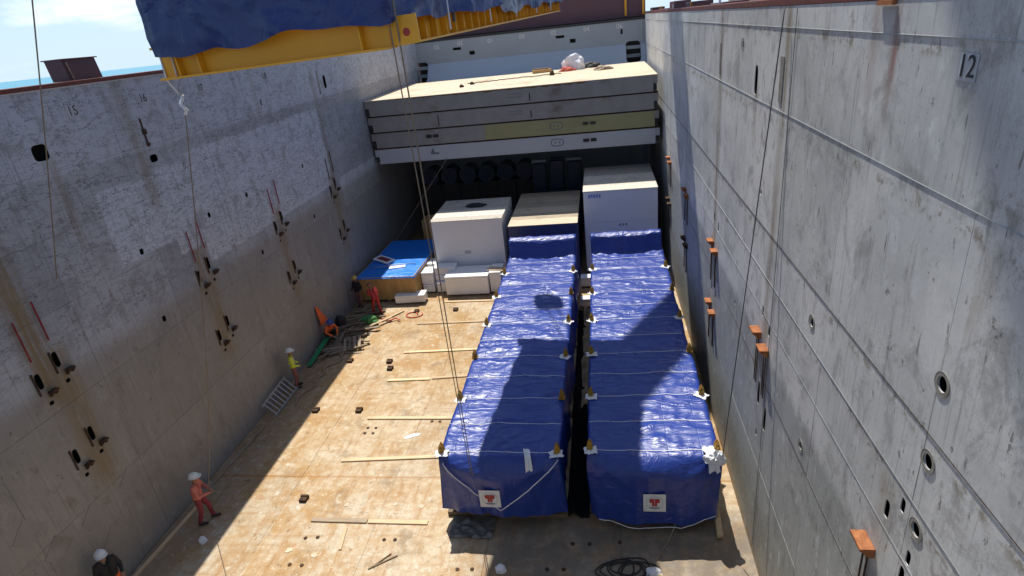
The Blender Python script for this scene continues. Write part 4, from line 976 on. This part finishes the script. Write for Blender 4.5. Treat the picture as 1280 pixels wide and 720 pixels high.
# cables, paper
random.seed(3)
pts = []
for k in range(170):
    t_ = k * 0.22
    pts.append((0.25 + (0.75 + 0.25 * math.sin(t_ * 0.23)) * math.cos(t_) * (0.6 + 0.4 * math.sin(t_ * 0.37)) + 0.25 * noise.noise((k * 0.05, 0, 0)),
                10.62 + 0.38 * math.sin(t_) * (0.7 + 0.3 * math.cos(t_ * 0.31)) + 0.15 * noise.noise((0, k * 0.05, 0)), 0.02 + 0.02 * (k % 7) / 7))
tag(MB().tube(pts, 0.017, 6).build('cable_tangle', M['black'], None, True), 'black cable tangle on the floor in front of the signs', 'cable')
pts = [(1.7 - 0.03 * k, 12.2 - 0.05 * k, 0.5 * max(0, 1 - k / 14) ** 1.5 + 0.03) for k in range(26)]
tag(MB().tube(pts, 0.012, 6).build('rope_end', M['plank_g'], None, True), 'thin pale rope hanging from the wall-side tarp onto the floor', 'rope')
lump('white_waste', (0.85, 10.55, 0.004), 0.20, 0.13, 0.12, M['cloth'], 2.9, 'small white rag in the middle of the cable tangle', 'rag', None, 3)
lump('yellow_glove', (1.0, 10.42, 0.004), 0.10, 0.07, 0.08, M['helmet_y'], 2.1, 'small yellow glove beside the cable tangle', 'glove', None, 3)
lump('paper_wad', (-2.92, 10.5, 0.004), 0.13, 0.12, 0.12, M['cloth'], 6.9, 'crumpled white paper wad on the shadow edge', 'paper', None, 3)
lump('waste_scrap', (-11.65, 11.1, 0.004), 0.11, 0.10, 0.12, M['cloth'], 4.9, 'pale scrap on the floor near the coral jacketed worker', 'scrap', None, 3)
for k, (x, y, s_) in enumerate([(-6.82, 15.81, 0.30), (-7.9, 12.6, 0.10), (-5.6, 12.6, 0.10), (-8.9, 10.9, 0.12), (-8.1, 10.75, 0.10), (-6.4, 12.65, 0.08)]):
    n = 9; rr = random.Random(k)
    po = [(s_ * math.cos(2 * math.pi * q_ / n) * rr.uniform(0.6, 1.1), (0.45 if k == 0 else 1) * s_ * math.sin(2 * math.pi * q_ / n) * rr.uniform(0.5, 1.0)) for q_ in range(n)]
    tag(MB().prism(po, (x, y, 0.006), (0.9, 0.44, 0), (-0.44, 0.9, 0), (0, 0, 0.006)).build('paper_scrap', M['foam'] if k == 0 else M['cream']),
        'slender white paper scrap on the sunny floor' if k == 0 else 'pale torn paper scrap stuck to the sunny floor', 'paper', None if k == 0 else 'paper scraps on the floor')

# ------------------------------------------------------------------ people
def capsule(b, a, c, r0, r1, n=14):
    a, c = Vector(a), Vector(c); d = c - a; L = max(d.length, 1e-4); d = d / L; pts = []; rad = []
    s = d.cross(Vector((0, 0, 1)) if abs(d.z) < 0.9 else Vector((1, 0, 0))); s.normalize(); u = d.cross(s)
    prof = [(-r0 * math.cos(t), r0 * math.sin(t)) for t in np.linspace(0.15, math.pi / 2, 5)] + [(L + r1 * math.sin(t), r1 * math.cos(t)) for t in np.linspace(0, math.pi / 2 - 0.15, 5)]
    vs = []; fs = []
    for (h, r) in prof:
        for k in range(n):
            t = 2 * math.pi * k / n; vs.append(a + d * h + s * math.cos(t) * r + u * math.sin(t) * r)
    N = len(prof)
    for i in range(N - 1):
        for k in range(n): fs.append((i * n + k, i * n + (k + 1) % n, (i + 1) * n + (k + 1) % n, (i + 1) * n + k))
    fs.append(tuple(range(n - 1, -1, -1))); fs.append(tuple((N - 1) * n + k for k in range(n)))
    b.add(vs, fs)
def person(label, loc, yaw, J, mats, helmet, group=None, scale=1.0, vest=None):
    """J: joints in local space, x right of the person, y forward, z up. mats: top, legs."""
    top, legs = mats
    t = thing('person', label, 'person', loc, (0, 0, yaw), group)
    segs = []
    def seg(a, c, r0, r1, m): segs.append((Vector(a), Vector(c), r0, r1, m))
    hd, nk, ch, pv = Vector(J['head']), Vector(J['neck']), Vector(J['chest']), Vector(J['pelvis'])
    fwd = Vector(J.get('face', (0, 1, 0))).normalized()
    side = fwd.cross((hd - nk).normalized()); side.normalize(); upv = side.cross(fwd)
    for q in (-0.10, 0.10):
        sv = Vector((1, 0, 0)) * q
        seg(ch + sv, pv + sv * 0.75, 0.115, 0.11, 0)
        seg(nk + sv * 1.3 - Vector((0, 0, 0.05)), ch + sv, 0.075, 0.12, 0)
    seg(nk, hd - upv * 0.05, 0.058, 0.055, 2)
    seg(hd + upv * 0.03, hd - upv * 0.06 + fwd * 0.02, 0.098, 0.072, 2)
    seg(hd + fwd * 0.085 - upv * 0.005, hd + fwd * 0.105 - upv * 0.03, 0.014, 0.018, 2)           # nose
    for q in (-1, 1): seg(hd + side * 0.098 * q - upv * 0.005, hd + side * 0.10 * q - upv * 0.035, 0.018, 0.014, 2)
    for sgn, k in ((-1, 'l'), (1, 'r')):
        sh = nk + Vector((0.19 * sgn, 0, -0.06)); el, wr_ = Vector(J['elbow_' + k]), Vector(J['wrist_' + k])
        seg(sh, el, 0.068, 0.052, 0); seg(el, wr_, 0.052, 0.040, 0)
        dh = (wr_ - el).normalized(); sd_ = dh.cross(Vector((0, 0, 1)));
        if sd_.length < 0.1: sd_ = Vector((0, 1, 0))
        sd_.normalize(); nn = dh.cross(sd_)
        palm = wr_ + dh * 0.085
        for q in (-0.022, 0.022): seg(wr_ + sd_ * q * 0.6, palm + sd_ * q, 0.020, 0.018, 2)
        for f_, ln in ((-0.034, 0.062), (-0.011, 0.075), (0.012, 0.070), (0.034, 0.055)):
            b0 = palm + sd_ * f_; b1 = b0 + dh * ln * 0.6 + nn * 0.012; seg(b0, b1, 0.0095, 0.009, 2); seg(b1, b1 + dh * ln * 0.35 + nn * 0.03, 0.009, 0.008, 2)
        b0 = wr_ + dh * 0.03 - sd_ * 0.034 * sgn; seg(b0, b0 + dh * 0.04 - sd_ * 0.03 * sgn + nn * 0.02, 0.012, 0.010, 2)
        hp = pv + Vector((0.095 * sgn, 0, -0.02)); kn, an = Vector(J['knee_' + k]), Vector(J['ankle_' + k])
        seg(hp, kn, 0.098, 0.070, 1); seg(kn, an + Vector((0, 0, 0.04)), 0.068, 0.058, 1)
        tf = Vector(J.get('toe_' + k, (0, 0.17, 0)))
        seg(an + Vector((0, -0.03, -0.035)), an + tf * 0.45 + Vector((0, 0, -0.04)), 0.046, 0.044, 3); seg(an + tf * 0.4 + Vector((0, 0, -0.04)), an + tf + Vector((0, 0, -0.05)), 0.044, 0.036, 3)
    b = MB()
    for a, c, r0, r1, m in segs: capsule(b, a, c, r0, r1)
    tmp = b.build('person_body', M['skin'], None)
    md = tmp.modifiers.new('r', 'REMESH'); md.mode = 'VOXEL'; md.voxel_size = 0.011
    ms = tmp.modifiers.new('s', 'SMOOTH'); ms.iterations = 2; ms.factor = 0.5
    dg = bpy.context.evaluated_depsgraph_get(); me = bpy.data.meshes.new_from_object(tmp.evaluated_get(dg)); bpy.data.objects.remove(tmp)
    # cloth folds + colour by nearest limb
    co = np.empty(len(me.vertices) * 3, np.float32); me.vertices.foreach_get('co', co); co = co.reshape(-1, 3)
    best = np.full(len(co), 1e9); lab = np.zeros(len(co), int)
    for a, c, r0, r1, m in segs:
        a_, c_ = np.array(a), np.array(c); d_ = c_ - a_; L2 = max(1e-8, d_.dot(d_)); u = np.clip((co - a_) @ d_ / L2, 0, 1)
        ds = np.linalg.norm(co - (a_ + u[:, None] * d_), axis=1) - (r0 + (r1 - r0) * u)
        k = ds < best; best[k] = ds[k]; lab[k] = m
    for i in range(0, len(co)):
        if lab[i] < 2:
            p = co[i]; co[i] += np.array(noise.noise_vector(Vector((p[0] * 9, p[1] * 9, p[2] * 16)))) * 0.009
    me.vertices.foreach_set('co', co.ravel())
    me.materials.clear()
    for m_ in (top, legs, M['skin'], M['boot']): me.materials.append(m_)
    pi_ = np.array([lab[p.vertices[0]] for p in me.polygons], dtype=np.int32); me.polygons.foreach_set('material_index', pi_)
    me.polygons.foreach_set('use_smooth', [True] * len(me.polygons)); me.update()
    body = bpy.data.objects.new('body', me); COL.objects.link(body); body.parent = t
    fr = frame(hd, side, fwd, upv)
    # helmet
    V = []; F = []; n, m2 = 24, 8
    for j in range(m2 + 1):
        ph = math.pi / 2 * j / m2
        for k in range(n):
            th = 2 * math.pi * k / n; V.append(fr @ Vector((0.125 * math.cos(th) * math.cos(ph), 0.145 * math.sin(th) * math.cos(ph), 0.045 + 0.125 * math.sin(ph))))
    for j in range(m2):
        for k in range(n): F.append((j * n + k, j * n + (k + 1) % n, (j + 1) * n + (k + 1) % n, (j + 1) * n + k))
    b = MB().add(V, F)
    b.prism([(0.14 * math.cos(t_), 0.16 * math.sin(t_) + (0.05 if math.sin(t_) > 0.2 else 0)) for t_ in np.linspace(0, 2 * math.pi, 25)[:-1]], fr @ Vector((0, 0, 0.032)), side, fwd, upv * 0.014)
    b.tube([fr @ Vector((0, -0.13, 0.08)), fr @ Vector((0, -0.07, 0.165)), fr @ Vector((0, 0.05, 0.175)), fr @ Vector((0, 0.13, 0.09))], 0.012, 6)
    b.build('helmet', helmet, t, True, world=False)
    ey = MB()
    for q in (-0.033, 0.033): capsule(ey, fr @ Vector((q - 0.008, 0.083, 0.008)), fr @ Vector((q + 0.008, 0.083, 0.008)), 0.010, 0.010, 8)
    capsule(ey, fr @ Vector((-0.02, 0.086, -0.062)), fr @ Vector((0.02, 0.086, -0.062)), 0.006, 0.006, 8)
    ey.build('face_features', M['hair'], t, True, world=False)
    if vest is not None:
        band = MB()
        for zz_ in (0.35, 0.75):
            c = pv.lerp(nk, zz_); band.ring(c - Vector((0, 0, 0.02)), (1.65, 0, 0), (0, 1.05, 0), (0, 0, 1), 0.128, 0.134, 0.045, 24)
        band.build('reflective_band', vest, t, True, world=False)
    return t
stand = dict(head=(0, 0.03, 1.62), neck=(0, 0, 1.45), chest=(0, 0, 1.22), pelvis=(0, 0, 0.95), elbow_l=(-0.27, -0.02, 1.12), elbow_r=(0.27, 0.02, 1.12), wrist_l=(-0.22, 0.20, 0.98), wrist_r=(0.20, 0.24, 1.02),
             knee_l=(-0.11, 0.04, 0.50), knee_r=(0.12, 0.02, 0.50), ankle_l=(-0.12, 0.0, 0.09), ankle_r=(0.13, -0.06, 0.09))
pull = dict(stand); pull.update(head=(0, 0.10, 1.62), neck=(0, 0.05, 1.45), chest=(0, 0.03, 1.22), wrist_l=(-0.06, 0.34, 1.14), wrist_r=(0.06, 0.36, 1.05), elbow_l=(-0.27, 0.12, 1.14), elbow_r=(0.27, 0.12, 1.10), ankle_l=(-0.14, 0.16, 0.09), knee_l=(-0.13, 0.14, 0.50), ankle_r=(0.13, -0.14, 0.09), knee_r=(0.12, 0.0, 0.50))
bend = dict(stand); bend.update(head=(0, 0.52, 1.32), neck=(0, 0.38, 1.24), chest=(0, 0.24, 1.10), pelvis=(0, 0.0, 0.92), face=(0, 0.75, -0.65), elbow_l=(-0.27, 0.46, 1.0), elbow_r=(0.27, 0.46, 1.0), wrist_l=(-0.16, 0.66, 0.86), wrist_r=(0.16, 0.68, 0.84),
                                knee_l=(-0.12, 0.08, 0.48), knee_r=(0.12, 0.02, 0.48))
squat = dict(head=(0, 0.30, 0.98), neck=(0, 0.22, 0.84), chest=(0, 0.12, 0.64), pelvis=(0, -0.10, 0.36), face=(0, 0.9, -0.4), elbow_l=(-0.30, 0.32, 0.58), elbow_r=(0.30, 0.32, 0.58), wrist_l=(-0.14, 0.50, 0.42), wrist_r=(0.14, 0.50, 0.40),
             knee_l=(-0.20, 0.30, 0.50), knee_r=(0.20, 0.30, 0.50), ankle_l=(-0.16, 0.02, 0.09), ankle_r=(0.16, 0.02, 0.09))
person('worker in a coral jacket, dark red trousers and white helmet holding a line', (-12.0, 11.85, 0), R(-70), pull, (M['coral'], M['darkred']), M['helmet'], vest=None)
person('worker in a yellow vest and white helmet standing by the ladder', (-12.55, 18.95, 0), R(-60), stand, (M['hivis'], M['brownred']), M['helmet'], vest=M['reflect'])
person('red suited worker bending beside the plywood crate', (-11.35, 25.35, 0), R(50), dict(pull, head=(0, 0.30, 1.50), neck=(0, 0.20, 1.38), chest=(0, 0.12, 1.18), face=(0, 0.9, -0.4)), (M['redsuit'], M['redsuit']), M['brownred'])
person('worker in dark clothes and yellow helmet at the wall beside the plywood crate', (-12.6, 26.25, 0), R(160), stand, (M['darkcloth'], M['brownred']), M['helmet_y'])
person('worker in an orange vest and blue helmet crouching at the shaded wall', (-12.72, 22.6, 0.12), R(-120), squat, (M['orange'], M['darkcloth']), M['helmet_b'])
person('worker in black clothes and white helmet at the wall foot, nearest the white paint patches', (-12.62, 9.15, 0), R(-120), stand, (M['darkcloth'], M['orange']), M['helmet'])

# ------------------------------------------------------------------ suspended load
yaw = -math.atan2(1.4, 15.0)
LD = thing('hanging_load', 'dark blue tarped load hanging on yellow beams above the hold', 'cargo', (-4.23, 8.2, 12.34), (R(1.5), R(-1.6), yaw))
W2, LL = 1.62, 14.9
V, F = tarp_mesh(2 * W2 + 0.14, LL + 0.45, 4.4, 0.29, 11.3, 0.09, flare=0.03, zrough=0.14, foldf=0.35, crump=0.15)
V = [(v[0], v[1] - 0.24, v[2]) for v in V]
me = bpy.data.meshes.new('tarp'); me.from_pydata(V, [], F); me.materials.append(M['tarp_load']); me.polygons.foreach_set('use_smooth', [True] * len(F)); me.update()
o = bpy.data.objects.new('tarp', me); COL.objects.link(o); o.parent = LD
MB().box(-W2 + 0.12, W2 - 0.12, 0.12, LL - 0.12, 0.43, 4.2).build('load_body', M['navy'], LD, world=False)
def ibeam(a, b, h, w, name, stiff=0):
    a, b = Vector(a), Vector(b); m = MB()
    m.bar(a + Vector((0, 0, 0.015)), b + Vector((0, 0, 0.015)), w, 0.03); m.bar(a + Vector((0, 0, h - 0.015)), b + Vector((0, 0, h - 0.015)), w, 0.03)
    m.bar(a + Vector((0, 0, h / 2)), b + Vector((0, 0, h / 2)), 0.02, h - 0.062)
    o = m.build(name, M['yellow'], LD, world=False)
    d = (b - a).normalized(); s = d.cross(Vector((0, 0, 1)))
    for k in (range(stiff) if isinstance(stiff, int) else stiff):
        p = a.lerp(b, (k + 0.5) / stiff if isinstance(stiff, int) else k)
        for q in (-1, 1):
            c = p + s * q * (w / 4 + 0.003)
            mm = MB(); mm.bar(c - d * 0.01 + Vector((0, 0, h / 2)), c + d * 0.01 + Vector((0, 0, h / 2)), w / 2 - 0.02, h - 0.066); mm.build('stiffener', M['yellow'], o, world=False)
    return o
ibeam((-1.92, -0.06, 0), (1.62, -0.06, 0), 0.44, 0.26, 'cross_beam', (0.10, 0.20, 0.90))
ibeam((-1.92, LL, 0), (1.62, LL, 0), 0.44, 0.26, 'cross_beam', 2)
for y in (4.9, 9.8): ibeam((-1.45, y, 0.02), (1.45, y, 0.02), 0.38, 0.22, 'cross_beam', 2)
ibeam((1.52, 0.08, 0.005), (1.52, LL - 0.14, 0.005), 0.40, 0.24, 'side_beam', 30)
ibeam((-1.52, 0.08, 0.005), (-1.52, LL - 0.14, 0.005), 0.40, 0.24, 'side_beam', 14)
MB().prism([(0, 0), (0.02, 0.34), (0.38, 0.34), (0.38, 0)], (1.64, -0.05, 0.03), (1, 0, 0), (0, 0, 1), (0, 0.03, 0)).build('lug_plate', M['yellow'], LD, world=False)
MB().tube([(1.86, -0.055, 0.17), (1.86, -0.02, 0.17)], 0.05, 12).build('pin', M['redmark'], LD, world=False)
lm = LD.matrix_basis
HK = Vector((-3.6, 15.7, 26.0))
sl = thing('lifting_sling', 'steel wire slings and hook carrying the hanging load', 'sling', HK)
for sx in (-1, 1):
    for y in (2.5, LL - 2.5):
        MB().tube([lm @ Vector((sx * 1.7, y, 0.2)), lm @ Vector((sx * 1.72, y, 4.5)), HK], 0.03, 6).build('sling_leg', M['wire'], sl)
MB().box(HK.x - 0.35, HK.x + 0.35, HK.y - 0.25, HK.y + 0.25, HK.z, HK.z + 1.2, 0.08).build('hook_block', M['yellow'], sl)
# faint tie cords down the tarp side
for y in (2.0, 4.6, 7.0, 9.6, 12.0):
    MB().tube([(W2 + 0.16, y, 0.10), (W2 + 0.17, y + 0.05, 1.2), (W2 + 0.12, y, 2.6)], 0.014, 5).build('tie_cord', M['strap'], LD, world=False)

# ------------------------------------------------------------------ lines
def line3(name, pts, r, mat, lab, cat='rope', n=6): return tag(MB().tube(pts, r, n).build(name, M[mat], None, True), lab, cat)
def sag(a, b, s, n=24):
    a, b = Vector(a), Vector(b); return [a.lerp(b, k / n) - Vector((0, 0, s * 4 * (k / n) * (1 - k / n))) for k in range(n + 1)]
line3('tag_line', sag((-3.72, 12.0, 1.42), (-2.42, 7.72, 13.2), 0.02), 0.011, 'rope', 'brown tag line from the load down to the slung-rope cargo front')
line3('tag_line', sag((-3.76, 11.98, 1.5), (-2.50, 7.66, 13.2), -0.05), 0.009, 'rope', 'second thin tag line twinned with the brown one')
line3('wall_wire', sag((2.62, 11.95, 2.45), (3.22, 11.8, ZT), 0.0), 0.012, 'wire', 'dark wire running from the wall top down to the tarp corner rag', 'wire')
line3('guy_rope', sag((-12.95, 11.44, 8.1), (-8.6, 9.45, 14.4), 0.05), 0.013, 'rope', 'pale rope rising past the sea from the shaded wall')
p0 = lm @ Vector((-1.80, -0.05, 0.02))
tl = thing('knotted_rope', 'knotted pale rope dangling from the yellow beam end to the worker', 'rope', p0)
for q in (-0.06, 0.06): MB().tube([lm @ Vector((-1.80 + q * 1.6, -0.06, 0.42)), lm @ Vector((-1.80 + q * 1.6, -0.10, 0.0)), p0 + Vector((0, 0, -0.24))], 0.014, 6).build('loop', M['strap'], tl, True)
k1 = p0 + Vector((0, 0, -0.27))
kb = MB()
for k in range(5): kb.tube([k1 + Vector((0.035 * math.cos(k * 1.7), 0.035 * math.sin(k * 1.7), -0.05 * k + 0.02)), k1 + Vector((0.03 * math.cos(k * 1.7 + 2), 0.03 * math.sin(k * 1.7 + 2), -0.05 * k - 0.05))], 0.024, 7)
kb.build('knot', M['strap'], tl, True)
MB().tube(sag(k1 + Vector((0, 0, -0.2)), (-11.70, 12.0, 1.12), 0.5, 30), 0.010, 6).build('rope_tail', M['rope'], tl, True)
line3('stay_cord', sag((-12.19, 31.5, 1.6), (-8.67, 32.9, 6.0), 0.0), 0.014, 'rope', 'thin cord slanting from the lowest panel to the blue cover', 'cord')
# ------------------------------------------------------------------ on deck
dbx = thing('deck_locker', 'maroon deck box on the coaming edge against the sea', 'locker', (-13.5, 14.9, ZL + 0.10))
b = MB(); m_ = Matrix.Translation((-13.45, 14.86, ZL + 0.10))
MB().prism([(-0.55, 0), (0.55, 0), (0.48, 0.50), (-0.60, 0.50)], (-13.75, 14.86, ZL + 0.102), (0, 1, 0), (0, 0, 1), (0.5, 0, 0)).build('locker_body', M['maroon'], dbx)
MB().box(-13.80, -13.20, 14.22, 15.40, ZL - 0.04 + 0.642, ZL - 0.04 + 0.67, 0.005).build('locker_lid', M['maroon'], dbx)
MB().tube([(-13.22, 14.42, ZL - 0.04 + 0.16), (-13.21, 14.34, ZL - 0.04 + 0.58), (-13.26, 14.40, ZL - 0.04 + 0.60)], 0.018, 6).build('locker_handle', M['plank_g'], dbx)
hc = thing('hatch_cover', 'maroon hatch cover block beyond the end wall with yellow posts', 'hatch cover', (-5, 49, 11))
MB().box(-12.9, 3.4, 46.2, 62, 12.20, 13.9).build('cover_body', M['maroon'], hc)
MB().box(-12.9, 3.4, 46.3, 62, 11.02, 12.19).build('cover_gap_shade', M['black'], hc)  # solid black box standing for the shadow gap under the cover
for x in (2.05, 3.25): MB().box(x - 0.07, x + 0.07, 46.05, 46.19, 12.3, 13.8).build('yellow_post', M['yellow'], hc)
for k in range(5):
    y = 22 + k * 6.5; q = thing('deck_gear', 'maroon deck fitting behind the sunny coaming cap', 'deck fitting', (XR + 1.2, y, 11), group='fittings along the sunny coaming')
    MB().box(XR + 0.75, XR + 1.6, y, y + 2.2, 11.004, 12.5 + 0.15 * (k % 3), 0.03).build('housing', M['maroon'], q)
    MB().tube([(XR + 0.72, y + 0.2, 11.2), (XR + 0.72, y + 0.2, 12.65)], 0.04, 8).build('stanchion', M['yellow'] if k % 2 else M['foam'], q)

def crane(label, base, tip, w, hook_z):
    base, tip = Vector(base), Vector(tip); t = thing('deck_crane', label, 'crane', (base.x, base.y, 11))
    MB().tube([(base.x, base.y, 11.0), (base.x, base.y, base.z)], 1.3, 24).build('pedestal', M['crane'], t)
    MB().box(base.x - 1.5, base.x + 1.5, base.y - 1.5, base.y + 1.5, base.z, base.z + 2.6, 0.15).build('cab_house', M['crane'], t)
    d = (tip - base).normalized()
    MB().bar(base + Vector((0, 0, 1.0)), tip, w, 1.2, ch=0.05).build('boom', M['crane'], t)
    if hook_z:
        for q in (-0.2, 0.2): MB().tube([tip + Vector((q, 0, 0)), Vector((tip.x + q, tip.y, hook_z + 1.2))], 0.03, 6).build('hoist_wire', M['wire'], t)
        MB().box(tip.x - 0.55, tip.x + 0.55, tip.y - 0.3, tip.y + 0.3, hook_z, hook_z + 1.3, 0.15).build('hook_block', M['yellow'], t)
        MB().tube([(tip.x + 0.35 * math.sin(a_), tip.y, hook_z - 0.5 - 0.4 * math.cos(a_)) for a_ in np.linspace(-2.8, 1.6, 14)], 0.13, 8).build('hook', M['rust_dark'], t)
    return t
crane('cream deck crane with its boom reaching over the stacked panels', (10.0, 45.0, 17.2), (-4.8, 29.2, 32.7), 1.9, 18.2)
crane('cream deck crane whose boom holds the hanging load', (10.0, 22.7, 19.5), (-3.6, 15.7, 44.0), 1.9, None)
line3('hoist_wire', [HK + Vector((0, 0, 1.2)), (-3.6, 15.7, 43.6)], 0.04, 'wire', 'hoist wire from the crane boom to the hook of the load', 'wire')
